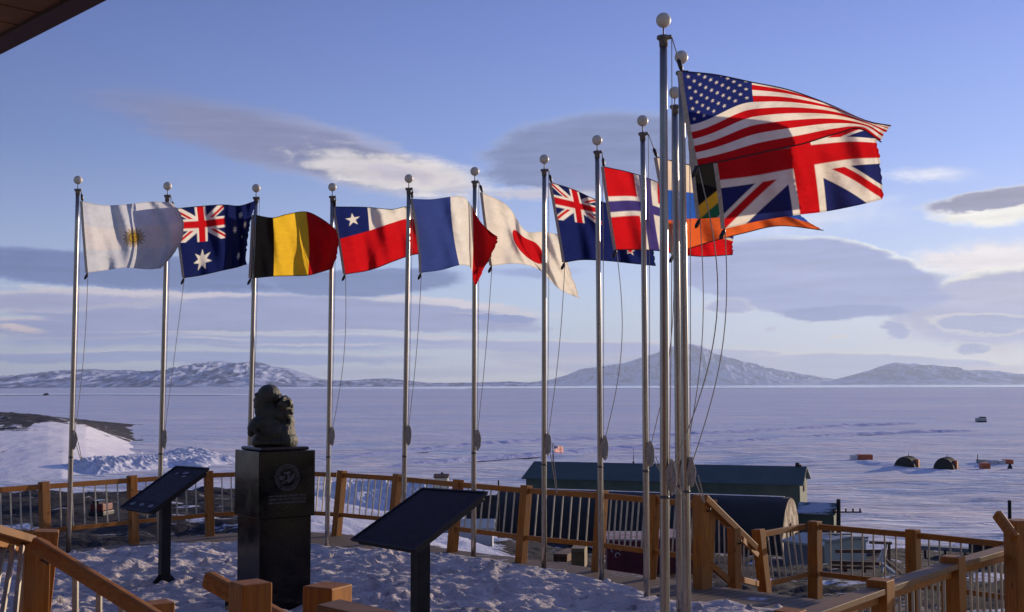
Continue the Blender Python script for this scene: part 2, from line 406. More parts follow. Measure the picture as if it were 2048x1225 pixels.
# ------------------------------------------------------------------ SETTING
ICE = -14.0
def ice_material():
    m = mat('sea_ice_snow', (.6, .6, .7), .7, 0, .2); t = m.node_tree; b = t.nodes['Principled BSDF']
    g = pos(t)
    s = t.nodes.new('ShaderNodeSeparateXYZ'); put(t, s.inputs[0], g); y = X(t, s.outputs[1])
    near = sst(y, 450, 150); far = sst(y, 400, 2500)
    r = rad(8)
    v = mapv(t, g, (.07, .30, .3), (0, 0, r)); n1 = noise(t, v, 1.0, 6, .62, .5)        # long sastrugi
    v2 = mapv(t, g, (.35, .9, .6), (0, 0, r)); n2 = noise(t, v2, 1.0, 5, .6)
    v3 = mapv(t, g, (.010, .022, .02), (0, 0, r)); n3 = noise(t, v3, 1.0, 6, .6, .4)
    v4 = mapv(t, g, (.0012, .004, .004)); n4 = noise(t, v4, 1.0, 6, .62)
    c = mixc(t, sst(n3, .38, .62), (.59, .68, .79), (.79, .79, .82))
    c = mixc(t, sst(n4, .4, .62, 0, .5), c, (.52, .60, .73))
    c = mixc(t, sst(n1, .47, .58, 0, .7), c, (.86, .77, .74))  # warm pale streaks put low sunlight into the ice colour
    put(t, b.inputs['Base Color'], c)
    n5 = noise(t, mapv(t, g, (.035, .085, .05), (0, 0, r)), 1.0, 6, .6, .6); c = mixc(t, sst(n5, .50, .60, 0, .6) * sst(y, 700, 300), c, (.86, .76, .72)); put(t, b.inputs['Base Color'], c)  # broader sunlit streaks on the near ice, likewise painted in
    h = n1 * 2.6 * near + n1 * .9 + n2 * 0.3
    nb_ = bump(t, h, 1.0, .9); nb_ = bump(t, n3, 3.2, .9, nb_)
    put(t, b.inputs['Normal'], nb_)
    return m
M['ice'] = ice_material()
Ds = np.concatenate([np.geomspace(40, 700, 260), np.geomspace(720, 26000, 110)])
ths = np.linspace(-1.5, 1.5, 420)
Dg, Tg = np.meshgrid(Ds, ths, indexing='ij')
Xg, Yg = Dg * Tg, Dg
nz = ridged(Xg * .045, Yg * .16, 4, 3) - .5
nz2 = fbm(Xg * .035 + Yg * .01, Yg * .075, 4, 91) - .5
Zg = ICE + nz2 * 2.2 * np.clip((520 - Dg) / 250, 0, 1) * np.clip((Dg - 100) / 40, 0, 1) * (1 - .85 * np.clip(1 - np.abs(Dg - 255) / 70, 0, 1) * (Tg > .25)) + nz * .75 * np.clip((420 - Dg) / 250, 0, 1) + (fbm(Xg * .01, Yg * .02, 4, 8) - .5) * 1.2 * np.clip((900 - Dg) / 300, 0, 1) * np.clip((Dg - 120) / 80, 0, 1)
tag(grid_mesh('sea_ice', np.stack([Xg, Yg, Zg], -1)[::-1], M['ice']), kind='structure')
# far ice strip; sunlight on it is imitated by a mirror-white material
M['sunlit_strip'] = mat('sunlit_ice_sheen', (.98, .97, .97), .14, 1.0, .5)
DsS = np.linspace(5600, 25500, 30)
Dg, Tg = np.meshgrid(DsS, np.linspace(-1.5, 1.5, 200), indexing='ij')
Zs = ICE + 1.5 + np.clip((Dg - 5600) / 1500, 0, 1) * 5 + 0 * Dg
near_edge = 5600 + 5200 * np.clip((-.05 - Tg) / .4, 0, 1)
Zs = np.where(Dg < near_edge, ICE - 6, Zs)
tag(grid_mesh('sunlit_ice_strip', np.stack([Dg * Tg, Dg, Zs], -1)[::-1], M['sunlit_strip']), kind='structure')

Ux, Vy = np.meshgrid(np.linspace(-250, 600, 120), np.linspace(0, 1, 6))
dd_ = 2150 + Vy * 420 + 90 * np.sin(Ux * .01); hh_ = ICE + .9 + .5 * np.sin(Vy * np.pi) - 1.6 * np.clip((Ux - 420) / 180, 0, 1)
tag(grid_mesh('sunlit_ice_band', np.stack([(Ux - CX) / F * dd_, dd_, hh_], -1), M['sunlit_strip']), kind='structure')  # nearer bright streak, its sunlight imitated by the same mirror-white material
# vehicle tracks ploughed over the ice
def strip(name, pts, width, hgt, matr, n=260, m=14, seed=1, base=ICE, res=1.0, prof=None):
    P = np.array([tuple(onz(px, py, base)) for px, py in pts])
    d = np.concatenate([[0], np.cumsum(np.linalg.norm(np.diff(P, axis=0), axis=1))]); q = np.linspace(0, d[-1], n)
    cx = np.interp(q, d, P[:, 0]); cy = np.interp(q, d, P[:, 1])
    tx = np.gradient(cx); ty = np.gradient(cy); L = np.hypot(tx, ty); nxv, nyv = -ty / L, tx / L
    s = np.linspace(-1, 1, m)[:, None]
    Xs = cx[None] + s * nxv[None] * width / 2; Ys = cy[None] + s * nyv[None] * width / 2
    env = np.clip(1 - np.abs(s) ** 2, 0, 1)
    taper = np.clip(np.minimum(np.linspace(0, 1, n), np.linspace(1, 0, n))[None] * 9, 0, 1) ** .8
    z = base - .25 - .5 * (1 - taper) + taper * env * hgt * (.3 + 1.1 * ridged(Xs * res, Ys * res, 4, seed)) * (.6 + .8 * vnoise(q[None] * .02, s * 0, seed))
    return grid_mesh(name, np.stack([Xs, Ys, z], -1), matr, smooth=False)
M['track'] = snow_mat('track_snow', (.60, .61, .74), (.45, .47, .66), .4, .4, .2, 1.2)
tag(strip('snow_track', [(560, 932), (760, 907), (900, 895), (1100, 882), (1300, 873), (1500, 864), (1700, 853), (1940, 846)], 9, .9, M['track'], seed=4, res=.3), kind='structure')
tag(strip('snow_track', [(700, 938), (930, 920), (1060, 911), (1200, 900), (1400, 889), (1700, 869), (2010, 860)], 7, 1.1, M['track'], seed=6, res=.3), kind='structure')

# mountains
def range_(name, D, prof, depth, seed, rock=.5, n=700):
    pr = np.array(prof, float); xs = np.linspace(pr[0, 0], pr[-1, 0], n)
    X0 = (xs - CX) / F * D
    ys = np.interp(xs, pr[:, 0], pr[:, 1]); ker = np.hanning(13); ker /= ker.sum()
    ys = np.convolve(np.pad(ys, 6, 'edge'), ker, 'valid')
    hor = 771 - (xs - 1024) * .00244
    hz = np.maximum((hor - ys) / F * D, 0) + 17 + (ICE + 0) * 0
    tt = np.linspace(-1, .25, 70)[:, None]
    Xs = np.repeat(X0[None], 70, 0); Ys = D + tt * depth + Xs * 0
    cr_ = np.clip(1 - np.abs(tt) ** 1.1, 0, 1)
    sc = 1 / (D * .011)
    rn = ridged(Xs * sc * 1.35 + .25 * np.sin(Ys * sc * 1.5), Ys * sc * .45, 6, seed)
    env = np.clip(np.abs(tt) * 2.6, 0, 1)
    Z = hz[None] * cr_ * (1 + env * (rn - .62) * .80) + hz.max() * .02 * (fbm(Xs * sc * 5, Ys * sc * 5, 4, seed + 9) - .5) * cr_
    Z = np.where(tt > 0, hz[None] * (1 - tt * 1.5), Z)
    Z = ICE + np.maximum(Z, 0) - 2
    m = mat(name + '_rock', (.1, .1, .1), .9, 0, .1); t = m.node_tree; b = t.nodes['Principled BSDF']
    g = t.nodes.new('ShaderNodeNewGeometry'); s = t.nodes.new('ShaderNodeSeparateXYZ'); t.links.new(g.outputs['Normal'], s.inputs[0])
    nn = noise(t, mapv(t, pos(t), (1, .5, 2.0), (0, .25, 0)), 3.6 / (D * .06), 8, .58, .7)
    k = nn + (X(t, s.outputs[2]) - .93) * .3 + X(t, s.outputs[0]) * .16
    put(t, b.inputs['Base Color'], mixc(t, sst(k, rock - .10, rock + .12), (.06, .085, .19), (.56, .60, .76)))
    put(t, b.inputs['Normal'], bump(t, nn, D * .004, .5))
    return tag(grid_mesh(name, np.stack([Xs, Ys, Z], -1), m, smooth=True), kind='structure')
range_('hills', 13500, [(-500, 768), (-200, 764), (0, 759), (60, 752), (130, 743), (165, 739), (190, 738), (215, 741), (255, 740), (290, 743), (330, 740), (360, 738), (385, 733), (405, 729), (425, 724), (445, 722), (460, 725), (480, 727), (500, 724), (515, 723), (530, 728), (550, 734), (575, 736), (600, 744), (625, 752), (645, 759), (700, 762), (740, 758), (775, 757), (810, 760), (850, 765), (900, 768), (960, 770)], 3200, 21, .50)
range_('low_hills', 13000, [(560, 770), (640, 764), (690, 761), (740, 760), (800, 759), (860, 766), (960, 765), (1020, 763), (1080, 766), (1150, 770)], 1500, 31, .47, 300)
range_('mountain', 25500, [(1000, 770), (1060, 765), (1100, 760), (1140, 748), (1158, 739), (1200, 733), (1250, 726), (1280, 716), (1310, 707), (1340, 695), (1375, 688), (1400, 691), (1420, 703), (1450, 714), (1500, 727), (1540, 738), (1600, 750), (1660, 762), (1740, 770)], 4000, 44, .42)
range_('hills', 23500, [(1590, 770), (1650, 764), (1700, 751), (1740, 740), (1770, 729), (1790, 725), (1815, 728), (1832, 727), (1850, 733), (1865, 729), (1890, 736), (1915, 743), (1940, 741), (1960, 740), (1990, 745), (2020, 748), (2048, 748), (2150, 755), (2400, 762), (2700, 768)], 3600, 52, .46)

# ground sloping from the deck down to the ice
def gz(Xa, Da):
    th = Xa / np.maximum(Da, 1e-3); w = np.clip((th + .20) / .28, 0, 1)
    zl = np.interp(Da, [0, 22, 30, 60, 100, 112, 140, 300], [-.9, -.9, -1.4, -3.4, -6.0, -9.5, -16, -22])
    zr = np.interp(Da, [0, 22, 30, 40, 60, 88, 120, 150, 300], [-1.2, -1.6, -2.6, -3.6, -6.4, -9.8, -13.4, -18.5, -24])
    return zl * (1 - w) + zr * w
def gzs(x, d): return float(gz(np.array([x]), np.array([d]))[0])
Ds = np.geomspace(1.5, 158, 400); Dg, Tg = np.meshgrid(Ds, np.linspace(-1.1, 1.1, 500), indexing='ij')
Xg = Dg * Tg
Zg = gz(Xg, Dg) + (fbm(Xg * .25, Dg * .25, 5, 12) - .5) * np.clip(Dg / 30, .15, 1.3) * 1.0 + (ridged(Xg * .9, Dg * .9, 4, 5) - .5) * .28
Zg = np.where(Dg < 20, np.minimum(Zg, -.75), Zg)
def ground_mat():
    m = mat('ground', (.04, .035, .035), .95, 0, .2); t = m.node_tree; b = t.nodes['Principled BSDF']
    g = pos(t); n1 = noise(t, mapv(t, g, (.12, .30, .3)), 1.0, 8, .62, .6); n2 = noise(t, g, 2.2, 8, .7); n3 = noise(t, g, .5, 4)
    s = t.nodes.new('ShaderNodeSeparateXYZ'); put(t, s.inputs[0], g); x, y = X(t, s.outputs[0]), X(t, s.outputs[1])
    th = x / y
    bias = sst(y, 92, 118, 0, .30) - .03
    bias = bias + sst(th, -.21, -.16) * sst(th, .02, -.05) * sst(y, 34, 48, 0, .22)
    k = n1 * .75 + n2 * .25 + bias
    dirt = mixc(t, sst(n2, .35, .65), (.012, .011, .014), (.042, .035, .035))
    k = k + sst(th, .12, .25) * sst(y, 24, 34) * .035 + sst(y, 40, 20) * .02
    put(t, b.inputs['Base Color'], mixc(t, sst(k, .55, .60), dirt, (.62, .63, .72)))
    put(t, b.inputs['Normal'], bump(t, n2 * .5 + n1, .35, .9))
    return m
M['ground'] = ground_mat()
tag(grid_mesh('ground', np.stack([Xg, Dg, Zg], -1)[::-1], M['ground']), kind='structure')

# hill at the left: falls to the right, rocky crest
def hill():
    Ds = np.linspace(185, 520, 230); Dg, Pg = np.meshgrid(Ds, np.linspace(-420, 400, 260), indexing='ij')
    Xs = (Pg - CX) / F * Dg
    crest = np.interp(Pg, [-420, -200, 0, 60, 100, 140, 175, 205, 240, 270, 300, 345, 400], [770, 800, 822, 825, 829, 836, 846, 859, 873, 884, 896, 912, 925])
    zc = 2.8 - (crest - 772) / F * 350.0                      # crest height at D=350
    Dt = np.interp(Pg, [-420, 130, 240, 390], [192, 205, 240, 299]); t = np.clip((Dg - Dt) / (350 - Dt), 0, 1); t2 = np.clip((Dg - 350) / 150, 0, 1)
    prof = (t ** .85) * (1 - t2 * .6)
    z = ICE - .3 + np.maximum(zc - ICE, 0) * prof - 4 * np.clip((Pg - 290) / 30, 0, 1)
    rk = np.clip((Dg - (288 + np.clip(Pg, -100, 300) * .16) + (fbm(Xs * .06, Dg * .03, 4, 14) - .5) * 60) / 45, 0, 1)
    z += (fbm(Xs * .05, Dg * .05, 4, 2) - .5) * 1.0 * np.clip(t * 2, 0, 1) + rk * (ridged(Xs * .2, Dg * .2, 5, 9) - .5) * .8 * np.clip((z - ICE) / 2, 0, 1)
    m = mat('hill', (.7, .7, .7), .8, 0, .2); tt = m.node_tree; b = tt.nodes['Principled BSDF']
    g = pos(tt); n = noise(tt, mapv(tt, g, (.25, .08, .3), (0, 0, .5)), 1, 8, .7, .8); a = attr(tt, 'rock')
    k = sst(n + a * .30, .63, .70)
    put(tt, b.inputs['Base Color'], mixc(tt, k, (.84, .80, .80), (.055, .045, .04)))
    put(tt, b.inputs['Normal'], bump(tt, noise(tt, mapv(tt, g, (.2, .06, .2), (0, 0, .4)), 1, 6, .55), .7, .6))
    tag(grid_mesh('snow_hill', np.stack([Xs, Dg, z], -1)[::-1], m, extra={'rock': rk[::-1]}), kind='structure')
hill()
tag(strip('snow_berm', [(120, 952), (200, 943), (290, 933), (360, 918), (390, 906)], 16, 2.3, M['snow_bank'], n=420, m=60, seed=15, res=.55), kind='structure')
tag(strip('snow_berm', [(360, 935), (420, 925), (470, 922)], 10, 1.2, M['snow_bank'], n=160, m=30, seed=19, res=.30), kind='structure')
def bank(pts, w, h, base, seed, res=.6):
    return tag(strip('snow_bank', pts, w, h, M['snow_bank'], n=240, m=46, seed=seed, base=base, res=res), kind='structure')
bank([(640, 1022), (700, 1018), (780, 1010), (860, 1018)], 7, 1.3, -8.0, 23)
bank([(640, 994), (700, 990), (800, 988), (880, 996)], 9, 1.3, -10.5, 27)

# ------------------------------------------------------------------ deck
fence_L = [(-11.8, 15.4), (-9.9, 17.5), (-8.65, 18.95), (-7.8, 20.0), (-6.74, 21.3), (-5.67, 22.4), (-4.45, 23.0)]
fence_R = [(-4.45, 23.0), (-3.3, 22.4), (-2.17, 21.5), (-1.02, 20.2), (.13, 19.0), (1.28, 18.1), (1.98, 17.35), (2.66, 16.6)]
deck_poly = [(-12.2, 15.0), (-9.95, 17.7), (-7.9, 20.2), (-5.75, 22.6), (-4.45, 23.25), (-3.2, 22.6), (-.9, 20.35), (1.4, 18.25), (2.8, 16.75), (5.7, 14.1), (5.7, 12.4), (1.2, 7.2), (1.2, -1.8), (-12.2, -1.8)]
M['deck'] = None
def deck_mat():
    m = mat('deck_planks', (.15, .1, .07), .75, 0, .3); t = m.node_tree; b = t.nodes['Principled BSDF']
    g = pos(t); r = mapv(t, g, (1, 1, 1), (0, 0, rad(-45)))
    s = t.nodes.new('ShaderNodeSeparateXYZ'); put(t, s.inputs[0], r); u = X(t, s.outputs[1]) * (1 / .14)
    fr = mth(t, 'FRACT', u); idx = mth(t, 'FLOOR', u)
    gap = sst(mth(t, 'ABSOLUTE', fr - .5), .44, .47)
    n = noise(t, mapv(t, r, (2, 30, 1)), 1, 4, .6); n2 = noise(t, comb(t, idx * .37, 0.0, 0.0), 5, 0)
    n3 = noise(t, g, 1.1, 7, .68)
    c = mixc(t, sst(n, .3, .7), (.17, .115, .075), (.10, .072, .052)); c = mixc(t, n2 * .6, c, (.22, .15, .09))
    c = mixc(t, gap, c, (.01, .008, .008)); c = mixc(t, sst(n3, .58, .66, 0, .8), c, (.55, .56, .64))
    put(t, b.inputs['Base Color'], c); put(t, b.inputs['Normal'], bump(t, 1.0 - gap + n * .1, .01, 1))
    return m
M['deck'] = deck_mat()
dk = MB(); dk.prism(deck_poly, -.16, 0.0); tag(dk.build('deck', M['deck']), kind='structure')
ld = MB(); ld.prism([(2.75, 16.85), (3.75, 17.75), (4.75, 18.95), (4.95, 19.15), (7.3, 16.9), (8.3, 15.6), (6.9, 14.3), (5.75, 14.15)], -.72, -.57)
tag(ld.build('lower_deck', M['deck']), kind='structure')
st = MB()
for i in range(3):
    z = -.143 * (i + 1); o = .28 * i
    st.prism([(2.86 + o * .7, 16.72 + o * .7), (5.72 + o * .7, 14.14 + o * .7), (5.72 + (o + .28) * .7, 14.14 + (o + .28) * .7), (2.86 + (o + .28) * .7, 16.72 + (o + .28) * .7)], z - .04 - .001 * i, z)
tag(st.build('steps', M['deck']), kind='structure')

# trodden snow lying inside the deck
def inside_dist(Xa, Ya, poly):
    d = np.full(Xa.shape, 1e9)
    for (x0, y0), (x1, y1) in zip(poly, poly[1:] + poly[:1]):
        ex, ey = x1 - x0, y1 - y0; L2 = ex * ex + ey * ey
        t = np.clip(((Xa - x0) * ex + (Ya - y0) * ey) / L2, 0, 1); d = np.minimum(d, np.hypot(Xa - x0 - t * ex, Ya - y0 - t * ey))
    ins = np.zeros(Xa.shape, bool)
    for (x0, y0), (x1, y1) in zip(poly, poly[1:] + poly[:1]):
        c = ((y0 > Ya) != (y1 > Ya)) & (Xa < (x1 - x0) * (Ya - y0) / (y1 - y0 + 1e-12) + x0); ins ^= c
    return np.where(ins, d, -d)
snow_poly = [(-12, 14.6), (-8.6, 17.9), (-7.6, 19.6), (-6.0, 20.6), (-4.6, 21.2), (-3.2, 20.9), (-1.0, 19.3), (.5, 17.9), (1.4, 17.0), (2.0, 15.7), (3.2, 14.9), (4.2, 14.0), (4.0, 11.6), (1.4, 8.3), (1.2, 3), (-12, 3)]
xs = np.arange(-12, 5.2, .038); ysn = np.concatenate([np.arange(3, 9, .07), np.arange(9, 21.8, .038)])
Xg, Yg = np.meshgrid(xs, ysn)
di = inside_dist(Xg, Yg, snow_poly) + (fbm(Xg * .9, Yg * .9, 4, 61) - .5) * .7
lump = ridged(Xg * 1.3, Yg * 1.5, 5, 71)
foot = ridged(Xg * 3.6 + 2 * fbm(Xg, Yg, 2, 4), Yg * 4.6, 3, 77)
Zg = np.clip(di * .28, -.05, .10) + np.clip(di, 0, 1) * ((lump - .5) * .18 + (foot - .55) * .10 + (ridged(Xg * 8, Yg * 10, 2, 79) - .5) * .03 + (fbm(Xg * .5, Yg * .5, 3, 81) - .5) * .28)
rg = np.random.RandomState(5)
def stamp(x, y, lx, ly, an, amt, rim):
    j0, j1 = np.searchsorted(xs, [x - .4, x + .4]); i0_, i1_ = np.searchsorted(ysn, [y - .4, y + .4])
    if j1 - j0 < 3 or i1_ - i0_ < 3: return
    gx, gy = Xg[i0_:i1_, j0:j1] - x, Yg[i0_:i1_, j0:j1] - y
    a_, b_ = gx * math.cos(an) + gy * math.sin(an), gy * math.cos(an) - gx * math.sin(an)
    q = (a_ / lx) ** 2 + (b_ / ly) ** 2
    Zg[i0_:i1_, j0:j1] += -amt * np.exp(-q ** 2) + rim * np.exp(-((np.sqrt(q) - 1.45) / .35) ** 2)
for (ax_, ay_, bx_, by_) in ((-9, 9, -3, 19), (-5, 7, 1.5, 15), (-9, 15, 3, 12.5), (-1, 8, -2, 18.5), (-7, 17.5, 1, 16.5), (-3.5, 9, 3.5, 14)):
    L_ = math.hypot(bx_ - ax_, by_ - ay_); an = math.atan2(by_ - ay_, bx_ - ax_)
    for k in range(int(L_ / .36)):
        t_ = k * .36 / L_; sd_ = .13 * (1 if k % 2 else -1) + rg.normal() * .05
        stamp(ax_ + (bx_ - ax_) * t_ - math.sin(an) * sd_, ay_ + (by_ - ay_) * t_ + math.cos(an) * sd_, .16, .07, an + rg.normal() * .2, .06, .022)
for k in range(420):
    stamp(rg.uniform(-9.5, 3.5), rg.uniform(9, 20.5), rg.uniform(.03, .09), rg.uniform(.03, .06), rg.uniform(0, 3), -rg.uniform(.02, .075), 0)
Zg = np.where(di < 0, np.minimum(Zg, -.03), np.maximum(Zg, .004 + np.clip(di, 0, .1) * .2))
tag(grid_mesh('trodden_snow', np.stack([Xg, Yg, Zg], -1), M['snow'], keep=(inside_dist(Xg, Yg, deck_poly) > .02) & (di > -.35)), kind='structure')
def snow_z(x, y):
    i = int(np.argmin(abs(ysn - y))); j = int(np.argmin(abs(xs - x))); return max(float(Zg[i, j]), 0.0)

# ------------------------------------------------------------------ fences
Z3 = Vector((0, 0, 1))
def fence(pts, label, z=0.0, outward=1, lean=.12, cat='fence', nbal=7, group=None, H=1.2, ends=(True, True), zs=None, foot=0.0, caprail=False, posts=True, pw=.14):
    """posts at pts, leaning outward, rails and thin metal balusters between them"""
    base = thing('fence', (pts[0][0], pts[0][1], z), label, cat, group)
    P = [Vector((x, y, (zs[i] if zs else z))) for i, (x, y) in enumerate(pts)]
    nrm = []
    for i in range(len(P)):
        a = P[max(i - 1, 0)]; b = P[min(i + 1, len(P) - 1)]; d = (b - a); d.z = 0; d.normalize()
        nrm.append((Vector((-d.y, d.x, 0)) * outward, d))
    top = []
    for i, p in enumerate(P):
        n, d = nrm[i]; t = p + Z3 * H + n * lean; top.append(t)
        if (i == 0 and not ends[0]) or (i == len(P) - 1 and not ends[1]): continue
        ax = (t - p).normalized()
        mb = MB(); mb.beam(p - ax * foot, t, pw, pw, n); mb.build('post', M['wood_post'], base, bevel=.006)
    for i in range(len(P) - 1):
        a0, a1, b0, b1 = P[i], top[i], P[i + 1], top[i + 1]
        d = (b0 - a0).normalized(); n = Vector((-d.y, d.x, 0)).normalized() * outward
        g = pw * .5 + .004
        lerp = lambda q, w, k: q + (w - q) * k
        def seg(k):
            s, e = lerp(a0, a1, k), lerp(b0, b1, k); dd = (e - s).normalized(); return s + dd * g, e - dd * g
        s, e = seg(.93)
        if caprail: MB().beam(s + Z3 * .02, e + Z3 * .02, .15, .045).build('top_rail', M['wood_cap'], base, bevel=.004)
        MB().beam(s, e, .045 if caprail else .06, .085 if not caprail else .04).build('top_rail' if not caprail else 'under_rail', M['wood_rail'], base, bevel=.004) if not caprail else MB().beam(s - Z3 * .04, e - Z3 * .04, .04, .07).build('under_rail', M['wood_rail'], base, bevel=.004)
        s2, e2 = seg(.32)
        MB().beam(s2, e2, .045, .075).build('bottom_rail', M['wood_rail'], base, bevel=.004)
        k0 = s - Z3 * (.045 if not caprail else .078); k1 = e - Z3 * (.045 if not caprail else .078)
        for j in range(1, nbal + 1):
            w = j / (nbal + 1); MB().beam(lerp(s2, e2, w) + Z3 * .035, lerp(k0, k1, w), .019, .019, n).build('baluster', M['baluster'], base)
    return base
fence(fence_L, 'wooden deck fence with thin pale balusters running behind the left plaque and leftmost poles', foot=.5, nbal=6)
# flip: second run
fence(fence_R[1:], 'wooden deck fence with thin pale balusters running from the bust pedestal to the stairs', foot=.5, lean=.14, nbal=7)
fence([(-4.45, 23.0), (-3.3, 22.4)], 'short wooden fence section mostly hidden behind the black pedestal', ends=(False, False), nbal=7)
fence([(3.79, 17.9), (4.79, 19.0)], 'short leaning fence section on the lower landing, left of its corner post', z=-.57, lean=.13, foot=.3, ends=(True, False), nbal=6, pw=.15)
fence([(4.79, 19.0), (5.98, 17.9), (6.98, 16.75), (7.9, 15.7)], 'wooden fence of the lower landing with pale balusters at the right', z=-.57, lean=.03, foot=.5, nbal=7, pw=.17)
fence([(.85, 6.6), (1.8, 7.8), (2.76, 9.0), (3.75, 10.2), (4.84, 11.4)], 'near ramp fence with broad grey cap rail rising to the right edge', lean=0.0, foot=.4, nbal=9, caprail=True, H=1.34, pw=.16)

def bracket(p, q, parent):
    MB().tube([p, p + Vector((0, 0, -.05)), q], .012, 8).build('bracket', M['clip'], parent, smooth=True)
# stair guard at the deck's end
sg = thing('stair_railing', (2.66, 16.6, 0), 'wooden stair railing with sunlit sloping handrail beside the rightmost poles', 'stair railing')
u = Vector((.77, .64, 0)); A0 = Vector((2.74, 16.5, 0))
pA, pB, pC = A0, A0 + u * .66, A0 + u * 1.2
PA_t, PB_t = at(1401, 990, pA.y), at(1468, 1056, pB.y)
MB().beam(Vector((PA_t.x, pA.y, -.3)), PA_t, .17, .17, u).build('post', M['wood_post'], sg, bevel=.006)
MB().beam(Vector((PB_t.x, pB.y, -.5)), PB_t, .14, .14, u).build('post', M['wood_post'], sg, bevel=.006)
q0, q1, q2 = at(1420, 1014, pA.y + .1), at(1455, 1052, pB.y - .05), at(1515, 1112, pC.y + .35)
MB().beam(q0, q1, .05, .09).build('sloping_rail', M['wood_rail'], sg, bevel=.004)
MB().beam(at(1484, 1080, pB.y + .05), q2, .05, .08).build('sloping_rail', M['wood_rail'], sg, bevel=.004)
l0, l1 = at(1420, 1128, pA.y + .1), at(1458, 1162, pB.y - .05)
MB().beam(l0, l1, .05, .09).build('lower_rail', M['wood_rail'], sg, bevel=.004)
l2, l3 = at(1484, 1160, pB.y + .05), at(1515, 1168, pC.y + .35)
MB().beam(l2, l3, .05, .08).build('lower_rail', M['wood_rail'], sg, bevel=.004)
for k in (.22, .5, .8):
    MB().beam(l0.lerp(l1, k) + Z3 * .04, q0.lerp(q1, k) - Z3 * .04, .02, .02, (1, 0, 0)).build('baluster', M['baluster'], sg)
for k in (.12, .42, .72):
    MB().beam(l2.lerp(l3, k) + Z3 * .04, at(1484, 1080, pB.y + .05).lerp(q2, k) - Z3 * .04, .02, .02, (1, 0, 0)).build('baluster', M['baluster'], sg)
h0, h1 = at(1410, 996, pA.y - .12), at(1512, 1096, pC.y + .05)
MB().beam(h0, h1, .06, .10).build('handrail', M['wood_rail'], sg, bevel=.012)
bracket(at(1420, 1016, pA.y - .1), at(1412, 1022, pA.y - .03), sg); bracket(at(1482, 1080, pB.y - .1), at(1474, 1088, pB.y - .03), sg)

# near left handrail and posts
nl = thing('stair_railing', at(80, 1225, 8.0), 'orange wooden stair handrail and doubled posts in the bottom left corner', 'stair railing')
def post_at(parent, x0, x1, ytop, D, w, yaw, ln=0.0, drop=2.0, nm='post'):
    t = at((x0 + x1) / 2, ytop, D); b = t - Z3 * drop + Vector((ln, 0, 0))
    d = Vector((math.cos(rad(yaw)), math.sin(rad(yaw)), 0))
    return MB().beam(b, t, w, w, d).build(nm, M['wood_post'], parent, bevel=.008)
post_at(nl, 40, 98, 1082, 7.9, .165, 38)
post_at(nl, 62, 124, 1061, 8.3, .165, 20, -.16)
a, b = at(68, 1087, 7.72), at(330, 1250, 7.2)
MB().beam(a, b, .07, .10).build('handrail', M['wood_rail'], nl, bevel=.02)
bracket(at(96, 1110, 7.72), at(84, 1120, 7.8), nl)
post_at(nl, 288, 346, 1204, 7.55, .16, 35)
MB().beam(at(-60, 1048, 7.0), at(50, 1080, 7.85), .15, .05).build('top_rail', M['wood_cap'], nl, bevel=.004)
MB().beam(at(-60, 1066, 7.02), at(42, 1094, 7.86), .05, .08).build('under_rail', M['wood_rail'], nl, bevel=.004)
for x, xb in ((8, -18), (27, 4), (44, 30)):
    MB().beam(at(xb, 1235, 7.3), at(x, 1092, 7.55), .026, .026, (1, 0, 0)).build('baluster', M['baluster'], nl)
for x, y in ((151, 1150), (198, 1181), (243, 1209)):
    MB().beam(at(x - 1, y + 300, 7.75), at(x, y, 7.68), .032, .032, (1, 0, 0)).build('baluster', M['baluster'], nl)
# near centre posts
nc1 = thing('handrail_post', at(500, 1225, 5.5), 'square orange post with a rounded handrail stub, in front of the pedestal', 'post')
post_at(nc1, 460, 542, 1164, 5.5, .15, 38)
MB().beam(at(413, 1158, 6.0), at(600, 1262, 5.65), .07, .09).build('handrail', M['wood_rail'], nc1, bevel=.022)
bracket(at(455, 1196, 5.9), at(470, 1206, 5.6), nc1)
nc2 = thing('handrail_post', at(655, 1225, 5.2), 'wide orange post with a flat rail leaving it to the right, at bottom centre', 'post')
post_at(nc2, 610, 700, 1170, 5.2, .155, 62)
MB().beam(at(655, 1216, 4.95), at(860, 1262, 4.7), .15, .05).build('top_rail', M['wood_cap'], nc2, bevel=.005)
MB().beam(at(655, 1238, 4.96), at(860, 1286, 4.71), .05, .09).build('under_rail', M['wood_rail'], nc2, bevel=.005)
# right edge post with the end of a handrail
nr = thing('handrail_post', at(2040, 1225, 10.7), 'tall orange post with an upward handrail end at the right edge', 'post')
post_at(nr, 2018, 2056, 1040, 10.7, .19, 12)
MB().beam(at(1993, 1028, 10.6), at(2030, 1078, 10.4), .06, .09).build('handrail', M['wood_rail'], nr, bevel=.012)

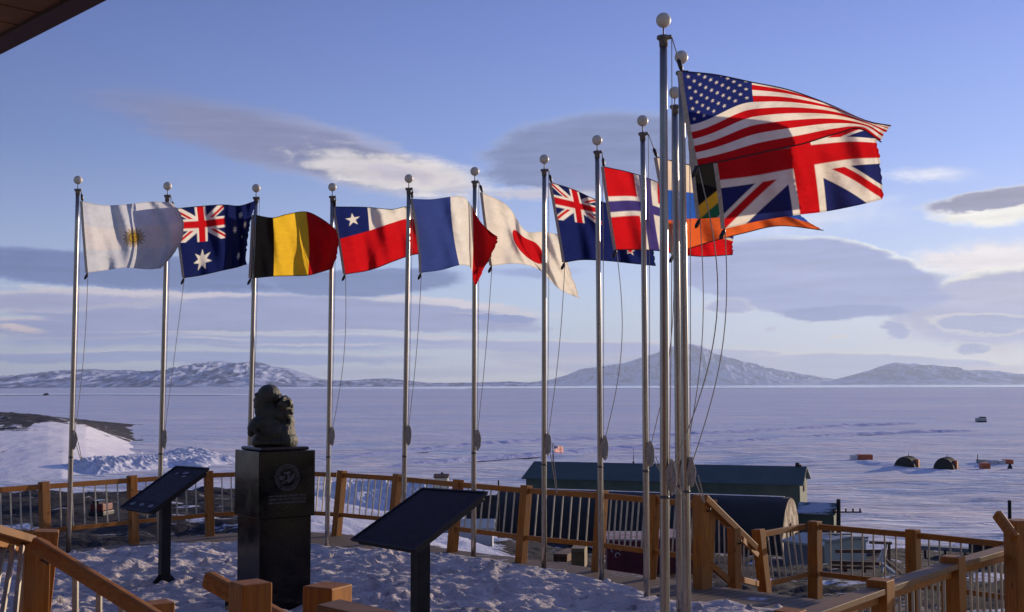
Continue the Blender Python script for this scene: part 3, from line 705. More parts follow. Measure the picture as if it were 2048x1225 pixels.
# ------------------------------------------------------------------ roof eave above the camera's left
rf = thing('building', (-3.0, -2.0, 0), 'dark overhanging roof corner with brown soffit boards at top left', 'building')
e0, e1 = onz(0, 110, 4.8), onz(215, 0, 4.8); ed = (e1 - e0).normalized(); en = Vector((ed.y, -ed.x, 0)); en = en if en.x < 0 else -en
p0, p1 = e0 - ed * 3, e1 + ed * 4
M['fascia'] = varied('fascia_paint', (.030, .006, .006), (.045, .010, .008), 3, .6)
M['soffit'] = varied('soffit_boards', (.20, .085, .018), (.13, .05, .012), 2, .7)
MB().beam(p0 + en * .068 + Z3 * .03, p1 + en * .068 + Z3 * .03, .136, .06).build('fascia', M['fascia'], rf)
for i in range(28):
    q_ = p0 + en * .14 + ed * (i * .30) + Z3 * .02; q = MB(); a = q_ + ed * .012; b = q_ + ed * .288
    q.add([a, b, b + en * 3, a + en * 3, a + Z3 * .03, b + Z3 * .03, b + en * 3 + Z3 * .03, a + en * 3 + Z3 * .03], [(0, 1, 2, 3), (7, 6, 5, 4), (0, 4, 5, 1), (1, 5, 6, 2), (2, 6, 7, 3), (3, 7, 4, 0)])
    q.build('soffit_board', M['soffit'], rf)
MB().box((-3, -5.5, 2.0), ((1, 0, 0), (0, 1, 0), (0, 0, 1)), (11, 3.6, 3.4)).build('wall', M['soffit'], rf)
MB().add([p0 + Z3 * .26, p1 + Z3 * .26, p1 + en * 3.3 + Z3 * 1.2, p0 + en * 3.3 + Z3 * 1.2, p0 + Z3 * .30, p1 + Z3 * .30, p1 + en * 3.3 + Z3 * 1.24, p0 + en * 3.3 + Z3 * 1.24],
         [(0, 1, 2, 3), (7, 6, 5, 4), (0, 4, 5, 1), (1, 5, 6, 2), (2, 6, 7, 3), (3, 7, 4, 0)]).build('roof_sheet', M['fascia'], rf)

# ------------------------------------------------------------------ flags
def crom(us, P, uq):
    us = np.asarray(us, float); P = np.asarray(P, float); n = len(us)
    tg = np.zeros_like(P)
    for i in range(n):
        a, b = max(i - 1, 0), min(i + 1, n - 1); tg[i] = (P[b] - P[a]) / (us[b] - us[a])
    k = np.clip(np.searchsorted(us, uq, 'right') - 1, 0, n - 2); h = (us[k + 1] - us[k]); t = ((uq - us[k]) / h)[:, None]; h = h[:, None]
    return (2 * t**3 - 3 * t**2 + 1) * P[k] + (t**3 - 2 * t**2 + t) * h * tg[k] + (-2 * t**3 + 3 * t**2) * P[k + 1] + (t**3 - t**2) * h * tg[k + 1]
WHITE = np.array([.80, .755, .66]); RED = np.array([.54, .008, .012]); NAVY = np.array([.012, .020, .115])
def layer(img, m, c): img[m] = c
def star(x, y, cx, cy, r, n, inner=.45, rot=0):
    a = np.arctan2(x - cx, -(y - cy)) + rot; d = np.hypot(x - cx, y - cy); k = np.pi / n
    ph = np.abs(((a + k) % (2 * k)) - k)
    # edge between outer tip (r,0) and inner (r*inner, k)
    x0, y0 = r, 0; x1, y1 = r * inner * np.cos(k), r * inner * np.sin(k)
    px, py = d * np.cos(ph), d * np.sin(ph)
    return (x1 - x0) * (py - y0) - (y1 - y0) * (px - x0) > 0
def jack(x, y, w, h, img, msk, blue=NAVY):
    """x right, y down inside a w x h rectangle"""
    dxy = lambda s: (y - h / 2) - s * (x - w / 2) * h / w
    L = math.hypot(w, h); cs = w / L
    d1, d2 = dxy(1) * cs, dxy(-1) * cs
    layer(img, msk, blue)
    layer(img, msk & ((abs(d1) < .1 * h) | (abs(d2) < .1 * h)), WHITE)
    lf = x < w / 2
    r1 = ((d1 > -0.0) & (d1 < .066 * h) & lf) | ((d1 < 0) & (d1 > -.066 * h) & ~lf)
    r2 = ((d2 > 0) & (d2 < .066 * h) & ~lf) | ((d2 < 0) & (d2 > -.066 * h) & lf)
    layer(img, msk & (r1 | r2), RED)
    layer(img, msk & ((abs(x - w / 2) < h / 6) | (abs(y - h / 2) < h / 6)), WHITE)
    layer(img, msk & ((abs(x - w / 2) < h / 10) | (abs(y - h / 2) < h / 10)), RED)
def design(kind, u, v):
    """u 0..1 hoist to fly, v 0..1 top to bottom; sheet is 1.5 x 1"""
    x, y = u * 1.5, v; I = np.zeros(u.shape + (3,)); al = np.ones(u.shape, bool)
    if kind == 'sunface':
        layer(I, al, np.array([.60, .63, .69])); layer(I, (y > 1 / 3) & (y < 2 / 3), np.array([.68, .66, .66]))
        d = np.hypot(x - .79, y - .5); a = np.arctan2(y - .5, x - .79)
        layer(I, (d < .155 - .03 * (np.sin(a * 16) > .3)) & (np.abs(np.sin(a * 16)) > .55 * (d / .13)), np.array([.30, .19, .04]))
        layer(I, d < .075, np.array([.42, .27, .05])); layer(I, (d < .075) & (d > .064), np.array([.14, .08, .02]))
        for ex in (-.026, .026): layer(I, (np.abs(x - .79 - ex) < .014) & (np.abs(y - .488) < .006), np.array([.1, .05, .02]))
        layer(I, (np.abs(x - .79) < .016) & (np.abs(y - .532) < .005), np.array([.2, .05, .02])); layer(I, (np.abs(x - .79) < .004) & (np.abs(y - .507) < .018), np.array([.2, .1, .02]))
    elif kind == 'southern':
        layer(I, al, NAVY * .8); m = (u < .5) & (v < .5); jack(x, y, .75, .5, I, m, NAVY * .8)
        layer(I, star(x, y, .375, .77, .165, 7), WHITE)
        for cx, cy, r, n in ((1.13, .17, .07, 7), (.97, .40, .07, 7), (1.29, .35, .07, 7), (1.13, .83, .07, 7), (1.2, .54, .04, 5)): layer(I, star(x, y, cx, cy, r, n), WHITE)
    elif kind == 'blackyellowred':
        layer(I, al, np.array([.008, .008, .009])); layer(I, u > .31, np.array([.80, .50, .03])); layer(I, u > .66, RED * .85)
    elif kind == 'lonestar':
        layer(I, al, WHITE); layer(I, v > .5, RED * 1.05); layer(I, (v <= .5) & (u < .335), NAVY); layer(I, star(x, y, .25, .25, .12, 5, .38), WHITE)
    elif kind == 'tricolour':
        layer(I, al, np.array([.04, .065, .24])); layer(I, u > .40, WHITE); layer(I, u > .70, RED * .9)
    elif kind == 'disc':
        layer(I, al, WHITE * np.array([1, .98, .95])); layer(I, np.hypot(x - .75, y - .5) < .3, RED)
    elif kind == 'stars4':
        layer(I, al, NAVY * .9); m = (u < .5) & (v < .5); jack(x, y, .75, .5, I, m, NAVY * .9)
        for cx, cy in ((1.13, .2), (.98, .45), (1.27, .4), (1.13, .8)):
            layer(I, star(x, y, cx, cy, .085, 5), WHITE); layer(I, star(x, y, cx, cy, .06, 5), RED)
    elif kind == 'cross':
        layer(I, al, RED * 1.1)
        layer(I, (abs(x - .56) < .15) | (abs(y - .5) < .125), WHITE); layer(I, (abs(x - .56) < .08) | (abs(y - .5) < .066), np.array([.06, .045, .20]))
    elif kind == 'threebands':
        layer(I, al, WHITE * np.array([1, .9, .78])); layer(I, v > .34, np.array([.03, .12, .50])); layer(I, v > .66, np.array([.72, .13, .03]))
    elif kind == 'yshape':
        layer(I, al, np.array([.02, .03, .16])); layer(I, v > .5, np.array([.66, .10, .03]))
        cd = np.where(x < .5, np.abs(y - .5) - (.5 - x), np.abs(y - .5))
        mm = np.minimum(np.abs(np.abs(y - .5) - (.5 - x)) / 1.41, 9); arm = np.where(x < .5, np.minimum(mm, 9), np.abs(y - .5)); arm = np.minimum(arm, np.where(x > .35, np.abs(y - .5), 9))
        layer(I, arm < .165, WHITE); layer(I, arm < .10, np.array([.02, .16, .07]))
        tri = np.abs(y - .5) < (.5 - x) * 1.0
        layer(I, np.abs(y - .5) < (.43 - x) * 1.0 + .07, np.array([.72, .45, .03])); layer(I, np.abs(y - .5) < (.36 - x), np.array([.010, .010, .010]))
    elif kind == 'jack':
        jack(x, y, 1.5, 1, I, al, np.array([.018, .025, .13]))
    elif kind == 'stripes':
        q_ = np.clip(u / .4, 0, 1); v = v + (1 - v) * .27 * q_ * q_ * (3 - 2 * q_); y = v
        layer(I, al, WHITE); layer(I, (np.floor(v * 13) % 2) == 0, RED); m = (u < .4) & (v < 7 / 13); layer(I, m, NAVY * 1.25)
        cw, ch = .6, 7 / 13
        for r in range(9):
            for c in range(6 if r % 2 == 0 else 5):
                cx = cw * (2 * c + 1 + (r % 2)) / 12; cy = ch * (r + 1) / 10
                layer(I, star(x, y, cx, cy, .0215, 5, .40), WHITE * .8)
    return I
def flag_mat():
    m = bpy.data.materials.new('flag_cloth'); m.use_nodes = True; t = m.node_tree; t.nodes.clear()
    a = t.nodes.new('ShaderNodeAttribute'); a.attribute_name = 'colour'; c = X(t, a.outputs['Color'])
    n = noise(t, pos(t), 5, 5, .6); n2 = noise(t, mapv(t, pos(t), (60, 60, 14)), 1, 2)
    sc = sst(n, .2, .8, .86, 1.1, 'LINEAR')
    c2 = mixc(t, 1.0, c, comb(t, sc, sc, sc), 'MULTIPLY')
    bmp = bump(t, noise(t, mapv(t, pos(t), (3, 3, 7)), 1.3, 3, .5), .05, .6)
    bmp = bump(t, n2, .003, .4, bmp)
    d = t.nodes.new('ShaderNodeBsdfPrincipled'); put(t, d.inputs['Base Color'], c2); d.inputs['Roughness'].default_value = .65; d.inputs['Specular IOR Level'].default_value = .25
    put(t, d.inputs['Normal'], bmp)
    tr = t.nodes.new('ShaderNodeBsdfTranslucent'); put(t, tr.inputs['Color'], c2); put(t, tr.inputs['Normal'], bmp)
    mx_ = t.nodes.new('ShaderNodeMixShader'); mx_.inputs[0].default_value = .68
    t.links.new(d.outputs[0], mx_.inputs[1]); t.links.new(tr.outputs[0], mx_.inputs[2])
    o = t.nodes.new('ShaderNodeOutputMaterial'); t.links.new(mx_.outputs[0], o.inputs[0])
    return m
M['flag'] = flag_mat()
M['hem'] = mat('hem_dark', (.02, .02, .03), .8)
WIND = 22.0
def flag(kind, label, D, us, top, mid, bot, nu=170, amp=.11, waves=2.2, ph=0.0, slant=.35, yo=0.0, wind=WIND, Lm=1.83, foldD=None):
    uq = np.linspace(0, 1, nu); nv_ = int(nu * .66)
    R = [crom(us, r, uq) for r in (top, mid, bot)]
    v = np.linspace(0, 1, nv_)[:, None, None]
    P = R[0][None] * (2 * (v - .5) * (v - 1)) + R[1][None] * (4 * v * (1 - v)) + R[2][None] * (2 * v * (v - .5))
    U, V = np.meshgrid(uq, np.linspace(0, 1, nv_))
    dep = D - U * Lm * math.sin(rad(wind)) + np.clip(U * 2.5, 0, 1) * (amp * np.sin(2 * np.pi * (waves * U + slant * V) + ph) + amp * .35 * np.sin(2 * np.pi * (waves * 2.3 * U - .8 * V) + ph * 2))
    dep = dep + .045 * (ridged(U * 2.6 + V * 1.1, V * 1.5 - U * .6 + ph * 3, 4, int(ph * 10) + 3) - .5) * np.clip(U * 5, 0, 1)
    if foldD is not None: dep = dep + np.interp(U, [f[0] for f in foldD], [f[1] for f in foldD])
    # frayed fly end
    P = P.copy()
    fr = np.clip((U - .93) / .07, 0, 1)
    jj = (vnoise(V * 26, U * 0 + ph * 9, 3) - .5) * 5 * fr * (D and 14 / D)
    PX = P[..., 0] + jj; PY = P[..., 1]
    k0 = (PX - CX) / F; k1 = (CY - PY) / F
    f, r, uu = np.array(fw), np.array(rt), np.array(up)
    d = f + k0[..., None] * r + k1[..., None] * uu
    W3 = d * (dep / d[..., 1])[..., None] + np.array([0, 0, CAMZ])
    # supersampled colours
    col = 0
    for a_ in (-.33, 0, .33):
        for b_ in (-.33, 0, .33): col = col + design(kind, np.clip(U + a_ / nu, 0, 1), np.clip(V + b_ / nv_, 0, 1))
    col = col / 9
    seam = np.maximum(U > .982, np.maximum(V < .014, V > .986)) + (np.abs(U - .955) < .004) * .6
    col = col * (1 - .25 * np.clip(seam, 0, 1))[..., None]
    th = thing('flag', tuple(W3[0, 0]), label, 'flag', 'national flags flying from the poles')
    cl = grid_mesh('cloth', W3, M['flag'], th, color=col)
    # heading strip along the hoist
    h0 = [Vector(W3[int(i), 0]) for i in np.linspace(0, nv_ - 1, 9)]
    q = MB()
    for p_, q_ in zip(h0[:-1], h0[1:]):
        q.beam(p_ - Vector((.022, 0, 0)), q_ - Vector((.022, 0, 0)), .006, .045, (1, 0, 0))
    q.build('heading', M['heading'], th)
    # dark hem cords, top and bottom
    s = MB(); s.tube([Vector(W3[0, int(i)]) for i in np.linspace(0, nu - 1, 40)], .006, 5); s.tube([Vector(W3[-1, int(i)]) for i in np.linspace(0, nu - 1, 40)], .006, 5)
    if kind in ('southern', 'blackyellowred', 'lonestar', 'stars4', 'cross', 'stripes', 'threebands'): s.build('hem', M['hem'], th)
    return th, h0[0], h0[-1]
#FLAGDATA
# pole table: x at top cap, y cap, x at base, D
poles = [  # (px cap, py cap, px base, D)
 (155.5, 384, 137, 20.2), (334.5, 396, 317, 20.4), (512, 400, 494, 20.5), (664.5, 398, 654, 20.5), (817.5, 382, 806, 19.6), (949.5, 368, 947, 19.2),
 (1088.5, 345, 1088, 18.2), (1194.5, 309, 1202, 16.8), (1285.5, 273, 1293, 15.3), (1350, 219, 1359, 14.2), (1363, 152, 1373, 12.7), (1327, 82, 1329.5, 11.4)]
FL = []
FL.append(flag('sunface', 'pale white and faded blue flag with a golden sun face', 20.2, [0, .25, .5, .75, 1],
  [(165, 403), (208, 411), (252, 409), (300, 404), (343, 405)], [(170, 474), (212, 480), (262, 476), (318, 474), (367, 466)], [(176, 546), (212, 541), (250, 536), (296, 539), (322, 537)], ph=.6, slant=.1))
FL.append(flag('southern', 'navy flag with union canton, one large white star and a torn fly end', 20.4, [0, .25, .5, .75, 1],
  [(348, 418), (400, 413), (446, 410), (480, 412), (512, 402)], [(360, 486), (405, 484), (452, 476), (480, 470), (497, 466)], [(369, 556), (402, 551), (446, 541), (474, 535), (492, 529)], ph=1.4, slant=.1))
FL.append(flag('blackyellowred', 'black, yellow and red vertical striped flag', 20.5, [0, .31, .48, .66, .82, 1],
  [(508, 430), (546, 436), (574, 429), (612, 424), (640, 436), (668, 456)], [(505, 492), (548, 494), (580, 490), (618, 486), (650, 486), (677, 486)], [(502, 557), (547, 553), (580, 552), (616, 551), (640, 545), (666, 537)], ph=2.6, slant=.2))
FL.append(flag('lonestar', 'flag with blue star square, white band and red lower half', 20.5, [0, .33, .6, .8, 1],
  [(669, 414), (734, 415), (785, 419), (815, 414), (862, 424)], [(680, 478), (738, 462), (785, 446), (818, 438), (861, 445)], [(691, 549), (742, 540), (790, 522), (826, 510), (865, 506)], ph=.2, slant=.15))
FL.append(flag('tricolour', 'blue, white and red vertical tricolour whose red end is folded over', 19.6, [0, .2, .4, .55, .68, .76, .88, 1],
  [(824, 398), (862, 399), (901, 394), (926, 394), (943, 412), (949, 424), (966, 452), (984, 474)], [(838, 472), (876, 468), (906, 462), (934, 462), (944, 486), (955, 486), (976, 486), (994, 486)], [(843, 546), (882, 541), (919, 531), (938, 533), (944, 544), (946, 560), (952, 570), (962, 548)], ph=1.0, slant=.25, amp=.05,
  foldD=[(0, 0), (.6, 0), (.72, -.12), (1, -.02)]))
FL.append(flag('disc', 'white flag with red disc, its fly end drooping in a fold', 19.2, [0, .25, .5, .75, 1],
  [(965, 385), (1015, 412), (1050, 461), (1086, 464), (1122, 470)], [(974, 458), (1018, 468), (1053, 498), (1094, 510), (1138, 532)], [(984, 532), (1035, 528), (1078, 540), (1118, 578), (1160, 598)], ph=.3, slant=.6, amp=.09))
FL.append(flag('stars4', 'dark blue flag with union canton partly behind the red cross flag', 18.2, [0, .25, .5, .75, 1],
  [(1103, 366), (1148, 380), (1192, 400), (1250, 418), (1312, 440)], [(1116, 440), (1160, 446), (1204, 450), (1255, 466), (1308, 490)], [(1130, 525), (1165, 520), (1215, 522), (1262, 527), (1312, 532)], ph=.9, slant=.3))
FL.append(flag('cross', 'red flag with white bordered navy cross', 16.8, [0, .25, .45, .7, 1],
  [(1208, 334), (1262, 346), (1308, 362), (1385, 400), (1462, 440)], [(1219, 414), (1272, 412), (1312, 422), (1385, 448), (1466, 474)], [(1233, 500), (1285, 500), (1325, 503), (1395, 513), (1465, 510)], nu=200, ph=2.2, slant=.25))
FL.append(flag('threebands', 'flag with cream, bright blue and orange bands ending in a long orange point', 15.3, [0, .3, .55, .8, 1],
  [(1314, 315), (1395, 334), (1470, 350), (1540, 384), (1596, 424)], [(1331, 410), (1402, 412), (1478, 412), (1548, 418), (1612, 440)], [(1348, 508), (1415, 486), (1490, 466), (1562, 452), (1646, 461)], nu=200, ph=.4, slant=.2))
FL.append(flag('yshape', 'black, yellow and green flag glimpsed between the two largest flags', 14.2, [0, .25, .5, .75, 1],
  [(1383, 282), (1470, 275), (1560, 270), (1640, 262), (1716, 262)], [(1390, 352), (1480, 350), (1570, 345), (1650, 335), (1735, 335)], [(1400, 438), (1490, 432), (1590, 424), (1670, 413), (1748, 404)], nu=200, ph=1.9, slant=.2, amp=.05))
FL.append(flag('jack', 'large union flag of red and white crosses on navy', 12.7, [0, .2, .4, .6, .8, 1],
  [(1412, 214), (1480, 216), (1552, 222), (1618, 232), (1690, 240), (1745, 250)], [(1436, 336), (1500, 330), (1572, 318), (1636, 308), (1702, 300), (1757, 300)], [(1450, 458), (1520, 442), (1590, 431), (1650, 424), (1712, 412), (1766, 399)], nu=260, ph=.8, slant=.25, amp=.085))
FL.append(flag('stripes', 'large flag of red and white stripes with starred blue canton', 11.4, [0, .2, .4, .6, .8, .93, 1],
  [(1364, 143), (1432, 150), (1504, 165), (1580, 181), (1665, 212), (1735, 243), (1784, 252)], [(1379, 243), (1440, 234), (1510, 222), (1588, 218), (1672, 226), (1738, 247), (1773, 262)], [(1396, 332), (1455, 321), (1530, 304), (1606, 288), (1672, 268), (1722, 258), (1761, 285)], nu=330, ph=.2, slant=.55, amp=.05, waves=1.6))
#ENDFLAGDATA

# ------------------------------------------------------------------ flagpoles
where = ['leftmost flagpole, beside the pale sun face flag', 'flagpole carrying the navy flag with the large white star, second from left',
 'flagpole rising directly behind the bust', 'flagpole just right of the pedestal, carrying the lone star flag', 'flagpole behind the near dark plaque, carrying the tricolour',
 'flagpole crossing the right corner of the near plaque, carrying the red disc flag', 'flagpole at the green building left end, carrying the dark blue flag',
 'flagpole carrying the red flag with navy cross', 'flagpole left of the three tallest, carrying the cream and blue banded flag', 'middle and shortest of the three crowded poles at the right',
 'rightmost flagpole, carrying the large union flag', 'tallest flagpole, its white ball highest in the picture']
coil_y = [878, 876, 0, 870, 868, 878, 886, 893, 905, 945, 940, 950]
for i, (cx_, cy_, bx_, D) in enumerate(poles):
    topp = at(cx_, cy_, D); g = at(bx_, 1100, D); s = (topp - g); base = g - s * ((g.z - -.1) / s.z)
    th = thing('flagpole', tuple(base), 'grey metal ' + where[i], 'flagpole', 'flagpoles in an arc on the snow')
    nseg = 12; path = [base.lerp(topp, k / nseg) for k in range(nseg + 1)]
    rr = .042 if i < 9 else .046
    if i == 11: rr = .048
    MB().tube(path, [rr * (1 - .22 * k / nseg) for k in range(nseg + 1)], 28).build('shaft', M['pole'], th, smooth=True)
    jt = base.lerp(topp, .27 + .01 * (i % 3)); jd = (topp - base).normalized()
    MB().tube([jt, jt + jd * .03], rr * .965, 28).build('joint_band', M['pole_band'], th, smooth=True)
    tk = MB(); tr = rr * .8
    tk.tube([topp - jd * .06, topp - jd * .0, topp + jd * .012, topp + jd * .02, topp + jd * .045, topp + jd * .05], [tr * 1.08, tr * 1.15, tr * 1.5, tr * 1.75, tr * 1.7, tr * .6], 20)
    tk.tube([topp + jd * .03 + Vector((tr, -.02, 0)), topp + jd * .03 + Vector((tr * 2.0, -.03, 0))], .022, 10)
    tk.build('truck', M['truck'], th, smooth=True)
    MB().tube([topp + jd * .04, topp + jd * .15], .008, 8).build('spindle', M['truck'], th, smooth=True)
    MB().ball(topp + jd * .205, .074, 28, 18).build('finial', M['finial'], th, smooth=True)
    # halyard: pulley to flag top, flag bottom to cleat, and the straight return line
    ft, fb = FL[i][1], FL[i][2]
    pul = topp + jd * .03 + Vector((tr * 2.0, -.03, 0))
    def sag(a, b, bow, n=22, lat=Vector((1, -.3, 0))):
        return [a.lerp(b, k / n) + lat * (bow * math.sin(math.pi * k / n)) for k in range(n + 1)]
    h = MB(); h.tube([pul, ft], .0055, 6)
    cyy = coil_y[i] or 880
    cl = at(bx_ + (cx_ - bx_) * (1090 - cyy) / 715.0 + 2 + 46 * rr * 2 / D * 20, cyy, D - .03)
    bow = [.05, .0, .05, .10, .03, .02, .04, .16, .10, .12, .15, .30][i]
    h.tube(sag(fb, cl, bow), .0055, 6)
    h.tube(sag(pul, cl, .012), .0045, 6)
    h.build('halyard', M['rope'], th, smooth=True)
    for a_, ln in ((ft, (pul - ft)), (fb, Vector((-.5, 0, -1)))):
        dd = ln.normalized(); MB().tube([a_ + dd * .0, a_ + dd * .03, a_ + dd * .10, a_ + dd * .13], [.008, .022, .024, .008], 8).build('clip', M['clip'], th, smooth=True)
    # rope wound on the cleat
    w = MB()
    for k in range(18):
        a_ = cl + Vector((.012 + .012 * random.uniform(-1, 1), -.02, -.02)); pts = []
        hh = random.uniform(.07, .17); ww = random.uniform(.004, .045)
        for t_ in range(17):
            an = 2 * math.pi * t_ / 16; pts.append(a_ + Vector((math.sin(an) * ww + random.uniform(-.004, .004), math.sin(an * 2) * .015, math.cos(an) * hh)))
        w.tube(pts, .008, 6)
    if i in (0, 6, 8, 10, 11):
        ll = {0: .32, 6: .72, 8: .2, 10: .3, 11: .2}[i]
        pts = [cl + Vector((.03 + .045 * math.sin(math.pi * t_ / 20) * 2 * (1 if t_ < 10 else 1) + .05 * t_ / 20, -.03, -.05 - ll * math.sin(math.pi * t_ / 20))) for t_ in range(21)]
        w.tube(pts, .006, 6)
    w.build('rope_coil', M['rope'], th, smooth=True)
    MB().beam(cl + Vector((-.01, 0, .12)), cl + Vector((-.01, 0, -.12)), .02, .02).build('cleat', M['truck'], th)

# ------------------------------------------------------------------ pedestal and bust
PD = 14.6; S = PD / F
pc = at(550, 893, PD); pc = Vector((pc.x, PD, 0))
ped = thing('pedestal', tuple(pc), 'tall polished black marble pedestal carrying the bust', 'pedestal')
yaw = rad(-35.5)
ax0 = Vector((math.cos(-yaw), math.sin(-yaw), 0)); ax1 = Vector((-math.sin(-yaw), math.cos(-yaw), 0))
zt = at(550, 900, PD).z
def pbox(c, hx, z0, z1, hy=None): return MB().box((c.x, c.y, (z0 + z1) / 2), (ax0, ax1, Z3), (hx, hy or hx, (z1 - z0) / 2))
zmid = at(550, 1030, PD).z
pbox(pc, .365, zmid, zt).build('upper_block', M['marble'], ped, bevel=.006)
pbox(pc, .333, -.05, zmid - .003).build('lower_block', M['marble'], ped, bevel=.006)
pbox(pc, .315, zt + .002, zt + .045).build('cap_slab', M['marble_cap'], ped, bevel=.02)
# right visible face normal
fn = -ax1 if (-ax1).y < 0 and (-ax1).x > 0 else ax0
cands = [v for v in (ax0, -ax0, ax1, -ax1) if v.y < 0]
fn = max(cands, key=lambda v: v.x); fl = min(cands, key=lambda v: v.x)
fr_ = Vector((-fn.y, fn.x, 0)); fr_ = fr_ if fr_.x > 0 else -fr_
ec = pc + fn * .3665 + Z3 * (zmid + (zt - zmid) * .60)
# engraved seal: rings, a map like blot, rays
em = MB()
def disc_pts(rad_, n, c): return [c + fr_ * (math.cos(2 * math.pi * k / n) * rad_) + Z3 * (math.sin(2 * math.pi * k / n) * rad_) for k in range(n)]
def ring(mb, r1, r2, n=64):
    a = disc_pts(r1, n, ec); b = disc_pts(r2, n, ec); mb.add(a + b, [(k, (k + 1) % n, n + (k + 1) % n, n + k) for k in range(n)])
ring(em, .150, .158)
ring(em, .112, .117)
for k in range(48):
    an = 2 * math.pi * k / 48; p = ec + fr_ * math.cos(an) * .133 + Z3 * math.sin(an) * .133
    rdir = fr_ * math.cos(an) + Z3 * math.sin(an); tdir = -fr_ * math.sin(an) + Z3 * math.cos(an)
    if k % 8 != 7: em.box(p, (rdir, tdir, fn), (.008, .0045, .0008))
for k in range(26):
    a_ = random.uniform(0, 6.28); r_ = .09 * math.sqrt(random.random()); p = ec + fr_ * math.cos(a_) * r_ + Z3 * math.sin(a_) * r_
    s_ = random.uniform(.010, .024); m_ = 7; o_ = random.random()
    em.add([p + fr_ * math.cos(6.28 * j / m_ + o_) * s_ * random.uniform(.6, 1.3) + Z3 * math.sin(6.28 * j / m_ + o_) * s_ * random.uniform(.6, 1.2) for j in range(m_)], [tuple(range(m_))])
em.build('seal', M['engraved'], ped)
ins = MB()
def words(mb, origin, right, upv, nrm, width, rows, rh, seed, gap=.5, cap=.6):
    rg = random.Random(seed)
    for r in range(rows):
        x = 0
        while x < width:
            wl = rg.uniform(.02, .07) * (rh / .02)
            k = 0
            while k < wl and x + k < width:
                lw = rh * rg.uniform(.25, .45); hh = rh * cap * rg.choice((.7, .7, 1))
                c = origin + right * (x + k + lw / 2) - upv * (r * rh) + nrm * .0006
                mb.box(c, (right, upv, nrm), (lw * .32, hh / 2, .0006)); k += lw
            x += wl + rh * gap
words(ins, pc + fn * .3665 - fr_ * .24 + Z3 * (ec.z - .215), fr_, Z3, fn, .48, 3, .040, 3)
ins.build('inscription', M['engraved'], ped)

bu = MB(); bc = Vector((0, 0, 0))
def bp(px, py, dd=0.0): return at(px, py, PD + dd)
pm = 1 / (F / PD)
def el(px, py, rx, ry, rz_, dd=0.0, rotz=0, roty=0):
    bu.ball(bp(px, py, dd), pm, 18, 12, (rx, rz_, ry), Matrix.Rotation(rad(rotz), 3, 'Z') @ Matrix.Rotation(rad(roty), 3, 'Y'))
el(538, 792, 24, 23, 25)
el(559, 796, 10, 8, 20, .0, 0, 30)
el(526, 806, 18, 25, 17, -.02)
el(511, 801, 5, 5, 6, -.02)
el(560, 828, 20, 20, 24)
el(524, 822, 15, 16, 16, -.01)
el(517, 790, 8, 5, 13, -.02)
el(513, 814, 6, 4, 9, -.02)
el(519, 825, 10, 9, 11, -.02)
el(542, 828, 24, 26, 24)
el(571, 813, 14, 19, 26, .0, 0, 15)
el(575, 826, 11, 15, 24, .02)
el(534, 846, 32, 19, 30)
el(514, 851, 16, 16, 22, -.08, 0, 20)
el(505, 857, 10, 13, 14, -.12)
el(502, 866, 7, 8, 10, -.13)
el(546, 864, 36, 28, 34)
el(568, 868, 23, 26, 30, .02, 0, 12)
el(581, 848, 8, 17, 18, .05, 0, 6)
el(549, 885, 45, 12, 34)
el(574, 882, 22, 20, 30)
el(524, 884, 20, 16, 26)
for k in range(5): el(503 + k * 3.2, 856 + k * 3.6, 3.2, 7, 6, -.21 - .004 * k, 0, -35)   # fingers
for k in range(26):                        # locks of fur round the hood
    a_ = random.uniform(-1.0, 1.8); q_ = random.uniform(.75, .93)
    el(570 + math.sin(a_) * 15 * q_, 822 - math.cos(a_) * 27 * q_, random.uniform(3, 5), random.uniform(4, 7), 5, random.uniform(-.16, .16), 0, random.uniform(-40, 40))
bust = bu.build('bust', M['bronze'], None, smooth=True)
rm = bust.modifiers.new('remesh', 'REMESH'); rm.mode = 'VOXEL'; rm.voxel_size = .0075; rm.use_smooth_shade = True
sm = bust.modifiers.new('smooth', 'SMOOTH'); sm.factor = .6; sm.iterations = 4
tag(bust, 'dark bronze bust of a man in a fur hood resting folded arms, facing left', 'bust')

